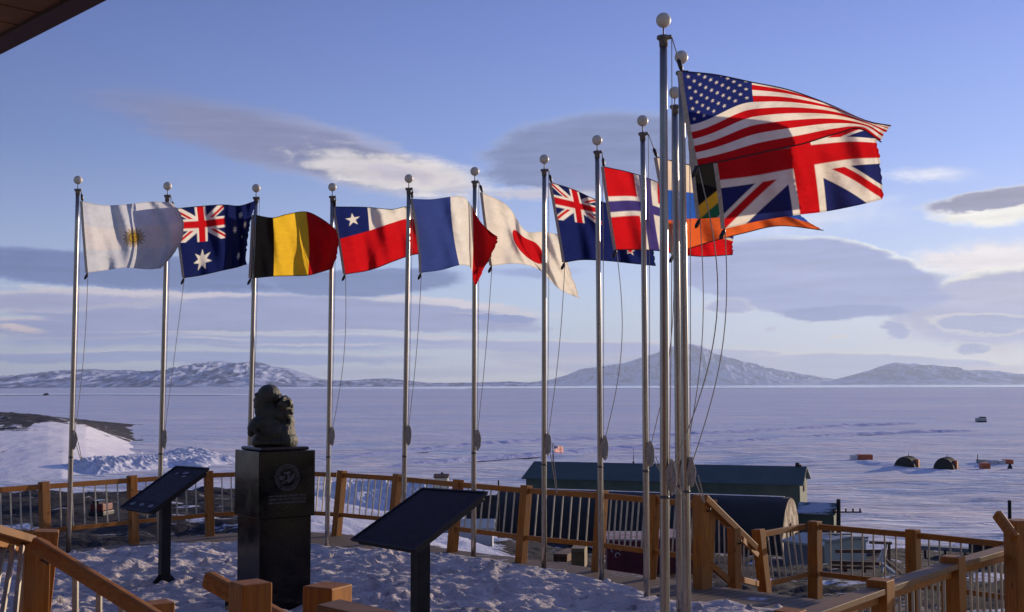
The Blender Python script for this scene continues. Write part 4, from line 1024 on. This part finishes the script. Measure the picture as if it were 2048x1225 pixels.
# ------------------------------------------------------------------ plaques
def plaque(corners, label, post_px, Dp, pics, zb=0.0, pw=.13):
    """corners: low far, low near, high near, high far (world points of the top face)"""
    a, b, c, d = corners; ctr = (a + b + c + d) / 4
    base = Vector((ctr.x, ctr.y, 0)); Dp = ctr.y; base = at(post_px, 1000, Dp); base = Vector((base.x, Dp, 0))
    th = thing('plaque_stand', tuple(base), label, 'plaque', 'slanted plaques on posts')
    ex = (b - a).normalized(); ey = (d - a).normalized(); n = ex.cross(ey).normalized(); n = n if n.z > 0 else -n
    def slab(e, t0, t1, nm, m):
        p = [a - ex * e - ey * e, b + ex * e - ey * e, c + ex * e + ey * e, d - ex * e + ey * e]
        vs = [q + n * t0 for q in p] + [q + n * t1 for q in p]
        fs = [(3, 2, 1, 0), (4, 5, 6, 7), (0, 1, 5, 4), (1, 2, 6, 5), (2, 3, 7, 6), (3, 0, 4, 7)]
        return MB().add(vs, fs).build(nm, m, th, bevel=.004)
    slab(-.04, -.075, -.022, 'backing_box', M['steel_black'])
    slab(0, -.02, 0, 'panel', M['plaque'])
    fr = MB(); q = [a, b, c, d]
    for i in range(4): fr.beam(q[i] + n * .006, q[(i + 1) % 4] + n * .006, .025, .012, n)
    fr.build('rim', M['steel_black'], th)
    W_, H_ = (b - a).length, (d - a).length
    tx = MB()
    # text reads across the panel's width, lines run down the slope
    words(tx, a + ex * (W_ * .08) + ey * (H_ * .80), ex, ey, n, W_ * .84, int(H_ * .62 / .034), .034, 5)
    tx.build('inscription', M['plaque_text'], th)
    if pics:
        for (u_, v_, w_, h_) in pics:
            p = a + ex * (W_ * u_) + ey * (H_ * v_)
            pc_ = MB(); m_ = 14
            pc_.add([p + ex * math.cos(6.28 * j / m_) * w_ * random.uniform(.7, 1.15) + ey * math.sin(6.28 * j / m_) * h_ * random.uniform(.7, 1.15) + n * .0035 for j in range(m_)], [tuple(range(m_))])
            pc_.build('picture', M['plaque_pic'], th)
    topz = ctr.z + (base.x - ctr.x) * 0 - .10
    MB().box((base.x, base.y, topz / 2), (Vector((.8, .6, 0)), Vector((-.6, .8, 0)), Z3), (pw / 2, pw / 2, topz / 2 + .02)).build('post', M['steel_black'], th, bevel=.004)
    MB().box((base.x, base.y, .085), (Vector((.8, .6, 0)), Vector((-.6, .8, 0)), Z3), (.2, .2, .012)).build('base_plate', M['steel_black'], th)
    g = MB()
    for s_ in (-1, 1):
        v = Vector((.8, .6, 0)) * s_; g.add([base + v * .06 + Z3 * .09, base + v * .19 + Z3 * .097, base + v * .06 + Z3 * .25, base + v * .06 + Z3 * .09 + Vector((.01, -.01, 0)), base + v * .19 + Z3 * .097 + Vector((.01, -.01, 0)), base + v * .06 + Z3 * .25 + Vector((.01, -.01, 0))], [(0, 1, 2), (3, 5, 4), (0, 3, 4, 1), (1, 4, 5, 2), (2, 5, 3, 0)])
    g.build('gusset', M['steel_black'], th)
    return th
plaque([at(240, 1016, 16.45), at(300, 1025, 15.85), at(418, 938, 16.4), at(352, 934, 17.0)], 'dark slanted plaque with small grey pictures on a thin post, left of the pedestal', 331, 16.2,
       [(.2, .12, .06, .035), (.5, .12, .06, .035), (.8, .12, .06, .035), (.3, .85, .04, .03), (.55, .88, .09, .03), (.62, .80, .07, .02)])
plaque([at(703, 1080, 12.95), at(828, 1101, 12.15), at(975, 986, 12.85), at(845, 978, 13.65)], 'large dark slanted plaque with raised text lines on a thick post, right of the pedestal', 841, 12.7, None, pw=.155)

# ------------------------------------------------------------------ station buildings
M['green_roof'] = varied('green_roof', (.030, .055, .050), (.040, .068, .058), .4, .7, bumpd=.03)
M['green_wall'] = varied('green_wall', (.055, .080, .050), (.075, .10, .065), .5, .8)
M['canvas'] = varied('dark_canvas', (.012, .012, .014), (.020, .019, .021), .5, .85, bumpd=.05)
M['gable'] = varied('weathered_gable', (.50, .42, .30), (.16, .09, .05), .9, .85, lo=.42, hi=.55)
M['pale_wall'] = varied('pale_wall', (.17, .18, .20), (.24, .25, .25), .6, .8)
M['pale_roof'] = varied('pale_roof', (.30, .32, .30), (.40, .41, .38), .6, .7)
M['cream'] = varied('cream_wall', (.42, .44, .34), (.50, .50, .40), .6, .8)
M['dark_wood'] = varied('tarred_wood', (.012, .009, .010), (.02, .015, .015), 2, .9)
M['red_box'] = varied('red_container', (.10, .010, .018), (.15, .014, .022), 1.5, .6)
M['orange'] = varied('orange_paint', (.50, .10, .025), (.40, .08, .02), 1.2, .6)
M['white_paint'] = varied('white_paint', (.55, .54, .55), (.65, .63, .62), 1.2, .6)
M['brown'] = varied('brown_timber', (.12, .055, .03), (.18, .09, .045), 1.5, .8)
M['glass_dark'] = mat('dark_pane', (.02, .025, .03), .15)
def frame_of(p0, p1):
    d = (p1 - p0); d.z = 0; L = d.length; d.normalize(); return d, Vector((-d.y, d.x, 0)), L
def gable_house(name, label, cat, A_, B_, width, zw, zr, zg, mroof, mwall, over=.4, group=None, mgab=None):
    """near long side base line A_->B_, depth 'width' away from the camera"""
    d, n, L = frame_of(A_, B_)
    if n.y < 0: n = -n
    th = thing(name, (A_.x, A_.y, zg), label, cat, group)
    a, b = A_.copy(), B_.copy(); a.z = b.z = zg; c, e = b + n * width, a + n * width
    up_ = lambda p, z: Vector((p.x, p.y, z))
    mb = MB(); mb.add([a, b, c, e, up_(a, zw), up_(b, zw), up_(c, zw), up_(e, zw), up_(a + n * width / 2, zr), up_(b + n * width / 2, zr)],
                      [(0, 1, 5, 4), (2, 3, 7, 6), (1, 2, 6, 9, 5), (3, 0, 4, 8, 7)])
    mb.build('wall', mwall, th)
    sl = (zr - zw) / (width / 2)
    r = MB()
    for s in (0, 1):
        q0 = (a - n * over if s == 0 else e + n * over) - d * over; q1 = (b - n * over if s == 0 else c + n * over) + d * over
        z0 = zw - sl * over + .05; t0, t1 = a + n * width / 2 - d * over, b + n * width / 2 + d * over
        vs = [up_(q0, z0), up_(q1, z0), up_(t1, zr + .05), up_(t0, zr + .05)]; vs += [v + Z3 * .12 for v in vs]
        r.add(vs, [(3, 2, 1, 0), (4, 5, 6, 7), (0, 1, 5, 4), (1, 2, 6, 5), (2, 3, 7, 6), (3, 0, 4, 7)])
    r.build('roof', mroof, th)
    return th, d, n, L
# long green building
A_, B_ = at(1052, 990, 132), at(1600, 990, 122.5)
zr = at(1340, 929, 133).z; zw = at(1340, 962, 128).z
gh, d, n, L = gable_house('warehouse', 'long building with dark green sloping roof at the edge of the ice', 'building', A_, B_, 8.5, zw, zr, -13.8, M['green_roof'], M['green_wall'])
c = (B_ + n * 4.25); c.z = (zw + zr) / 2 - .8
MB().box(c + d * .06, (n, d, Z3), (.8, .05, .9)).build('louvre', M['dark_wood'], gh)
ch = B_ + n * 4.25 - d * .6; MB().tube([Vector((ch.x, ch.y, zr)), Vector((ch.x, ch.y, zr + .55))], .22, 10).build('vent', M['dark_wood'], gh)
MB().tube([Vector((ch.x + .3, ch.y, zr - .2)), Vector((ch.x + .3, ch.y, zr + .35))], .14, 8).build('vent', M['dark_wood'], gh)
for j in range(7):
    pz = A_.lerp(B_, (j + .5) / 7) - n * .04; pz.z = (zw - 13.8) / 2 + .9
    MB().box(pz, (d, n, Z3), (.6, .03, .45)).build('window', M['glass_dark'], gh)
# antenna mast
q = at(1267, 927, 133); am = MB().tube([q - Z3 * 1.5, q + Z3 * .9], [.05, .035], 8); am.ball(q + Z3 * .1, .12, 10, 6); am.tube([q + Z3 * .9, q + Z3 * 1.8], .012, 6)
tag(am.build('antenna', M['dark_wood'], None, smooth=True), 'thin antenna mast on the green roof ridge', 'antenna')
# small flag on the building
q = at(1106, 927, 131); fm = thing('flag_mast', tuple(q - Z3 * 2), 'thin short mast at the left end of the green building', 'flagpole')
MB().tube([q - Z3 * 2.2, q + Z3 * 2.2], .045, 8).build('mast', M['dark_wood'], fm, smooth=True)
U_, V_ = np.meshgrid(np.linspace(0, 1, 60), np.linspace(0, 1, 40)); sc_ = 131 / F
PX = 1107 + U_ * 18; PY = 890 + V_ * 13 + U_ * 3 + np.sin(U_ * 6) * .8
Wp = np.stack([(PX - CX) * sc_, 131 - U_ * .6 + .1 * np.sin(U_ * 9), 2.8 + (771 - PY) * sc_], -1)
sf = thing('flag', tuple(Wp[0, 0]), 'tiny distant red and white striped flag above the green building', 'flag')
grid_mesh('cloth', Wp, M['flag'], sf, color=design('stripes', U_, V_))
# quonset hut
def barrel(name, label, cat, c0, c1, r, zg, mskin, mend, squash=1.0, group=None, ribs=0, nseg=20, end2=True):
    d = (c1 - c0); d.z = 0; L = d.length; d.normalize(); n = Vector((-d.y, d.x, 0))
    th = thing(name, (c0.x, c0.y, zg), label, cat, group)
    pr = [(math.cos(math.pi * k / nseg), math.sin(math.pi * k / nseg) * squash) for k in range(nseg + 1)]
    mb = MB(); nl = max(2, int(ribs) + 2); vs = []
    for i in range(nl):
        p = c0 + d * (L * i / (nl - 1)); k_ = 1.0
        vs += [Vector((p.x, p.y, zg)) + n * (a * r * k_) + Z3 * (b * r * k_) for a, b in pr]
    m_ = nseg + 1; mb.add(vs, [(i * m_ + k, i * m_ + k + 1, (i + 1) * m_ + k + 1, (i + 1) * m_ + k) for i in range(nl - 1) for k in range(nseg)])
    mb.build('skin', mskin, th, smooth=True)
    for p, o in ((c0, 0), (c1, 1)):
        e = MB(); e.add([Vector((p.x, p.y, zg)) + n * (a * r * .985) + Z3 * (b * r * .985) + d * (-.02 if o else .02) for a, b in pr], [tuple(range(m_))]); e.build('end_wall', mend, th)
    if ribs:
        for i in range(1, nl - 1):
            p = c0 + d * (L * i / (nl - 1)); MB().tube([Vector((p.x, p.y, zg)) + n * (a * (r + .02)) + Z3 * (b * (r + .02)) for a, b in pr], .035, 5).build('rib', mskin, th)
    return th, d, n
# long dark hut: top line through (1300,988)-(1575,992)
r = 4.1
c0 = at(1010, 1085, 97); c1 = at(1586, 1085, 90)
zg = at(1400, 992, 92).z - r * .95
bh, d, n = barrel('quonset_hut', 'long dark arched hut with a weathered speckled end wall, in front of the green building', 'hut', Vector((c0.x, 99.5, 0)), Vector((c1.x, 90.5, 0)), r, zg, M['canvas'], M['gable'], .95, nseg=28)
cc = Vector((c1.x, 90.5, zg)) + d * .05
MB().box(cc + Z3 * 1.0, (n, d, Z3), (.5, .04, 1.0)).build('door', M['brown'], bh)
MB().box(cc + Z3 * .6 + n * 2.2, (n, d, Z3), (.4, .04, .4)).build('window', M['glass_dark'], bh)
MB().beam(Vector((c0.x, 99.5, zg + r * .95 + .03)).lerp(Vector((c1.x, 90.5, zg + r * .95 + .03)), .15), Vector((c0.x, 99.5, zg + r * .95 + .03)).lerp(Vector((c1.x, 90.5, zg + r * .95 + .03)), .98), .35, .04).build('ridge_snow', M['snow_bank'], bh)
# left lower arched hut with patchy snow roof
c0b = at(925, 1060, 74); c1b = at(1010, 1000, 84)
hb, _, _ = barrel('quonset_hut', 'smaller dark snow patched hut seen through the fence left of the long hut', 'hut', Vector((at(985, 1040, 100).x, 100, 0)), Vector((at(1120, 1040, 106).x, 106, 0)), 3.6, at(1000, 985, 103).z - 3.4, varied('snow_patched', (.02, .018, .028), (.38, .39, .48), .5, .9, lo=.58, hi=.62), M['dark_wood'], .95)
gable_house('shed', 'pale low shed under the deck fence, right of the near plaque', 'shed', at(885, 1100, 58), at(985, 1100, 58), 3, at(900, 1063, 58).z, at(900, 1052, 58).z, -8.5, M['pale_roof'], M['white_paint'], .1)
# green annex with snow streaked roof
M['snow_green'] = varied('snow_streaked_green', (.04, .07, .055), (.45, .47, .52), .7, .8, lo=.5, hi=.57, stretch=(.3, 1, 2.5))
gable_house('annex', 'small green annex with snow streaked roof beside the black pole', 'building', at(1598, 1050, 99), at(1668, 1050, 98), 2.8, at(1640, 1030, 98).z, at(1640, 1009, 100).z, -13, M['snow_green'], M['green_wall'], .15)
# pale sheds in front
gable_house('shed', 'low grey shed with pale roof left of the leaning corner post', 'shed', at(1568, 1140, 62), at(1648, 1140, 60), 3.4, at(1600, 1092, 61).z, at(1600, 1072, 63).z, -8.5, M['pale_roof'], M['pale_wall'], .12)
gable_house('shed', 'narrow cream shed behind the lower landing corner post', 'shed', at(1650, 1140, 59), at(1664, 1140, 58.6), 2.4, at(1650, 1085, 59).z, at(1650, 1076, 60).z, -8.5, M['pale_roof'], M['cream'], .08)
sb = MB().box(at(1660, 1080, 70), (Vector((1, -.1, 0)), Vector((.1, 1, 0)), Z3), (1.25, .25, .38)); tag(sb.build('notice_board', M['pale_wall']), 'dark framed pale board below the black pole', 'board')
sbf = bpy.data.objects['notice_board']
def util_pole(px, ytop, ybot, D, w, label, arm=True):
    t, b = at(px, ytop, D), at(px, ybot, D); b.z = min(b.z, gzs(b.x, D))
    th = thing('utility_pole', tuple(b), label, 'pole')
    MB().tube([b, t], [w, w * .85], 10).build('shaft', M['dark_wood'], th, smooth=True)
    if arm:
        MB().beam(t - Z3 * .9 - Vector((.5, 0, 0)), t - Z3 * .9 + Vector((1.6, 0, 0)), .08, .10).build('crossarm', M['dark_wood'], th)
        k = MB()
        for j in (-.35, .5, 1.0, 1.5): k.tube([t - Z3 * .85 + Vector((j, 0, 0)), t - Z3 * .65 + Vector((j, 0, 0))], .06, 8)
        k.build('insulator', M['dark_wood'], th)
    return th
util_pole(1677, 999, 1110, 84, .17, 'thick black utility pole with crossarm right of the green annex')
util_pole(2019, 1001, 1060, 70, .12, 'plain black pole rising behind the post at the right edge', False)
util_pole(997, 961, 975, 75, .06, 'short thin black pole beyond the near plaque', False)
# tiny hut with vent left of green building
gable_house('shed', 'small tan hut with a roof vent just above the fence rail', 'shed', at(869, 966, 110), at(895, 966, 110), 2, at(880, 957, 110).z, at(880, 953, 110).z, -12, M['brown'], M['cream'], .1)
q = at(884, 953, 111); tag(MB().tube([q - Z3 * .3, q + Z3 * .35], .12, 8).build('vent_pipe', M['dark_wood']), 'stubby dark vent pipe on the small tan hut', 'vent')

def crate(name, label, cat, px0, px1, y0, y1, D, depth, m, yaw=0, group=None, battens=True, mtop=None):
    c = at((px0 + px1) / 2, (y0 + y1) / 2, D + depth / 2); w = (px1 - px0) / F * D / 2; h = (y1 - y0) / F * D / 2
    d = Vector((math.cos(rad(yaw)), math.sin(rad(yaw)), 0)); n = Vector((-d.y, d.x, 0))
    th = thing(name, (c.x, c.y, c.z - h), label, cat, group)
    MB().box(c, (d, n, Z3), (w, depth / 2, h)).build('body', m, th, bevel=.01)
    if battens:
        b = MB()
        for sx in (-1, 0, 1): b.box(c + d * (sx * w * .96) - n * (depth / 2 + .02), (d, n, Z3), (w * .05, .02, h * .97))
        for sz in (-1, 1): b.box(c + Z3 * (sz * h * .93) - n * (depth / 2 + .045), (d, n, Z3), (w, .02, h * .06))
        b.build('batten', m, th)
    MB().box(c + Z3 * (h + .03), (d, n, Z3), (w * 1.02, depth / 2 * 1.03, .03)).build('lid', mtop or m, th)
    return th, c, d, n, w, h
M['dusty_top'] = varied('dusty_red_top', (.22, .10, .10), (.34, .26, .26), 1.5, .8)
cr1 = crate('cargo_container', 'dark red container with pale dusty top under the fence, left one', 'container', 1212, 1292, 1074, 1140, 40, 2.2, M['red_box'], -3, 'red containers', mtop=M['dusty_top'])
mk = MB(); c_ = cr1[1] - cr1[3] * 1.18
for j, (dx_, dz_, r_) in enumerate(((-.45, .28, .09), (-.2, .30, .07), (-.33, .1, .08))):
    mk.tube([c_ + Vector((dx_ + math.cos(k * .7) * r_, -.0, dz_ + math.sin(k * .7) * r_)) for k in range(7)], .013, 5)
mk.build('marking', M['white_paint'], cr1[0])
crate('cargo_container', 'dark red container behind the pole bases, right one', 'container', 1298, 1400, 1070, 1138, 40.4, 2.4, M['red_box'], -4, 'red containers', mtop=M['dusty_top'])
crate('wooden_crate', 'tan wooden crate lying on the snow below the fence', 'crate', 1146, 1172, 1097, 1134, 33, 1.0, varied('tan_crate', (.18, .13, .06), (.24, .17, .09), 3, .8), -8)
crate('wooden_crate', 'low weathered crate half under snow beside the tan crate', 'crate', 1120, 1148, 1107, 1118, 34, 1.2, M['brown'], -20)

# timber gangway, pipes and oddments at the right
gw = thing('gangway', tuple(at(1740, 1140, 50)), 'brown timber gangway frame on the rocky slope behind the lower fence', 'gangway')
def bm_(p0, p1, D0, D1, w, nm, m='brown'): MB().beam(at(*p0, D0), at(*p1, D1), w, w).build(nm, M[m], gw)
bm_((1672, 1103), (1778, 1103), 52, 50, .14, 'beam'); bm_((1740, 1085), (1782, 1087), 54, 53, .12, 'beam'); bm_((1665, 1125), (1760, 1128), 46, 45, .13, 'beam')
bm_((1665, 1134), (1745, 1137), 46, 45, .10, 'beam'); bm_((1778, 1085), (1778, 1148), 50, 50, .10, 'leg'); bm_((1728, 1128), (1728, 1150), 45.5, 45.5, .12, 'leg'); bm_((1690, 1126), (1690, 1146), 46, 46, .12, 'leg')
bm_((1765, 1128), (1800, 1156), 45, 42, .10, 'stringer', 'pale_roof'); bm_((1772, 1120), (1806, 1150), 46, 43, .08, 'stringer')
bm_((1764, 1145), (1773, 1090), 47, 48, .08, 'pipe', 'pale_roof'); bm_((1757, 1130), (1768, 1098), 48, 48, .12, 'pipe', 'white_paint')
wk = thing('walkway', tuple(at(1900, 1102, 75)), 'long low grey walkway crossing the snow behind the right fence', 'walkway')
MB().beam(at(1838, 1094, 78), at(2000, 1104, 74), 1.0, .25).build('deck_slab', M['pale_wall'], wk)
for x in (1850, 1890, 1930, 1975): 
    p = at(x, 1100, 76); MB().beam(p, p - Z3 * 1.4, .12, .12, (0, 1, 0)).build('leg', M['dark_wood'], wk)
p = at(1968, 1097, 72); trl = thing('sledge', tuple(p), 'small dark cargo sledge behind the right fence', 'sledge')
MB().box(p, (Vector((1, 0, 0)), Vector((0, 1, 0)), Z3), (.7, .6, .3)).build('load', M['dark_wood'], trl)
MB().beam(p + Vector((-1, -.4, -.42)), p + Vector((1.1, -.4, -.42)), .08, .1).build('runner', M['dark_wood'], trl); MB().beam(p + Vector((-1, .4, -.42)), p + Vector((1.1, .4, -.42)), .08, .1).build('runner', M['dark_wood'], trl)
# red machine left
p = at(203, 1014, 48); rv = thing('snow_machine', (p.x, p.y, p.z - .5), 'small red tracked machine parked on the dark slope at left', 'vehicle')
MB().box(p, (Vector((1, -.2, 0)), Vector((.2, 1, 0)), Z3), (.28, .4, .15)).build('body', mat('machine_red', (.14, .012, .010), .6), rv, bevel=.05)
MB().box(p + Vector((-.1, 0, .2)), (Vector((1, -.2, 0)), Vector((.2, 1, 0)), Z3), (.14, .3, .07)).build('cab', M['glass_dark'], rv, bevel=.03)
MB().box(p + Vector((0, 0, -.24)), (Vector((1, -.2, 0)), Vector((.2, 1, 0)), Z3), (.33, .44, .10)).build('track', M['clip'], rv, bevel=.04)

# ------------------------------------------------------------------ camp on the ice
def tent(px, py0, py1, w, label):
    q = onz(px, py1, ICE + .1); D = q.y; r = w / 2 / F * D
    dv = Vector((.55, .83, 0)).normalized()
    th, d, n = barrel('arched_tent', label, 'tent', q - dv * 1.2, q + dv * 3.2, r, ICE - .1, M['canvas'], M['canvas'], (py1 - py0) / F * D / r, 'arched tents on the ice', ribs=4)
    MB().box(q + n * -r * .9 + d * 1.2 + Z3 * 1.0 - Z3 * 0, (n, d, Z3), (.35, .5, .8)).build('porch', M['orange'], th)
    MB().tube([q + d * 2 + Z3 * 2, q + d * 2 + Z3 * ((py1 - py0 + 4) / F * D)], .05, 6).build('chimney', M['dark_wood'], th)
tent(1812, 912, 937, 42, 'dark arched tent on the ice, left of the pair')
tent(1890, 914, 940, 40, 'dark arched tent on the ice, right of the pair')
def icebox(name, label, cat, px0, px1, y0, y1, m, yaw=0, group='huts on the ice', base=None):
    q = onz((px0 + px1) / 2, base or y1, ICE); return crate(name, label, cat, px0, px1, y0, y1, q.y, 2.0, m, yaw, group, battens=False)
icebox('cargo_hut', 'orange box hut on the ice joined to a white one', 'hut', 1714, 1743, 910, 923, M['orange'])
icebox('cargo_hut', 'white box hut left of the larger orange one', 'hut', 1702, 1713, 911, 923, M['white_paint'])
icebox('cargo_hut', 'small orange hut right of the arched tents, standing in front', 'hut', 1962, 1977, 927, 941, M['orange'])
icebox('cargo_hut', 'orange hut at the end of the white row near the right edge', 'hut', 2008, 2023, 920, 933, M['orange'])
icebox('cargo_hut', 'white hut beside the rear orange hut near the right edge', 'hut', 1994, 2007, 922, 934, M['white_paint'])
icebox('cargo_hut', 'white hut between two orange ones on the ice', 'hut', 1978, 1992, 921, 934, M['white_paint'])
icebox('cargo_hut', 'pale small hut behind the front orange hut', 'hut', 1956, 1970, 920, 932, M['pale_roof'])
q = onz(2022, 943, ICE); tag(MB().add([q + Vector((-.5, 0, 0)), q + Vector((.5, 0, 0)), q + Vector((.5, .9, 0)), q + Vector((-.5, .9, 0)), q + Vector((-.12, .3, 1.5)), q + Vector((.12, .3, 1.5)), q + Vector((.12, .5, 1.5)), q + Vector((-.12, .5, 1.5))],
    [(0, 1, 5, 4), (1, 2, 6, 5), (2, 3, 7, 6), (3, 0, 4, 7), (4, 5, 6, 7)]).build('marker_cone', M['dark_wood']), 'small black tapered marker on the ice at right', 'marker')
q = onz(1956, 935, ICE); tag(MB().tube([q, q + Z3 * 2.6], .07, 6).build('marker_pole', M['dark_wood']), 'thin dark stake left of the ice huts', 'stake')
q = onz(1962, 845, ICE); tv = thing('tracked_vehicle', tuple(q), 'tiny pale tracked vehicle far out on the ice at right', 'vehicle')
ks = q.y / F
MB().box(q + Z3 * ks * 5.5, (Vector((1, 0, 0)), Vector((0, 1, 0)), Z3), (ks * 9, 1.5, ks * 3)).build('body', M['pale_roof'], tv, bevel=.1)
MB().box(q + Z3 * ks * 9.5 + Vector((ks * 3, 0, 0)), (Vector((1, 0, 0)), Vector((0, 1, 0)), Z3), (ks * 5, 1.3, ks * 1.6)).build('cab', M['glass_dark'], tv, bevel=.1)
for s_ in (-1, 1): MB().box(q + Z3 * ks * 1.5 + Vector((s_ * ks * 5, 0, 0)), (Vector((1, 0, 0)), Vector((0, 1, 0)), Z3), (ks * 3.6, 1.8, ks * 1.6)).build('track', M['clip'], tv, bevel=.2)
q = onz(92, 792, ICE); tag(MB().box(q + Z3 * 2, (Vector((1, 0, 0)), Vector((0, 1, 0)), Z3), (4, 3, 1.6)).box(q + Z3 * 4 + Vector((1, 0, 0)), (Vector((1, 0, 0)), Vector((0, 1, 0)), Z3), (2, 2, .8)).build('distant_vehicle', M['dark_wood']), 'dark speck of a vehicle far out on the ice at left', 'vehicle')
tag(strip('snow_drift', [(1690, 925), (1760, 930), (1850, 944), (1940, 946), (2048, 948)], 14, .7, M['snow_bank'], seed=33, res=.2), kind='structure')

# ------------------------------------------------------------------ haze
HAZE = 0.000036
hz = MB().box((0, 13500, 560), ((1, 0, 0), (0, 1, 0), (0, 0, 1)), (34000, 16500, 580))
ho = hz.build('haze', None); tag(ho, kind='stuff')
hm = bpy.data.materials.new('haze'); hm.use_nodes = True; t = hm.node_tree; t.nodes.clear()
pv = t.nodes.new('ShaderNodeVolumePrincipled'); pv.inputs['Density'].default_value = HAZE; pv.inputs['Color'].default_value = (.58, .72, 1.0, 1); pv.inputs['Anisotropy'].default_value = .3
oo = t.nodes.new('ShaderNodeOutputMaterial'); t.links.new(pv.outputs[0], oo.inputs['Volume']); ho.data.materials.append(hm)
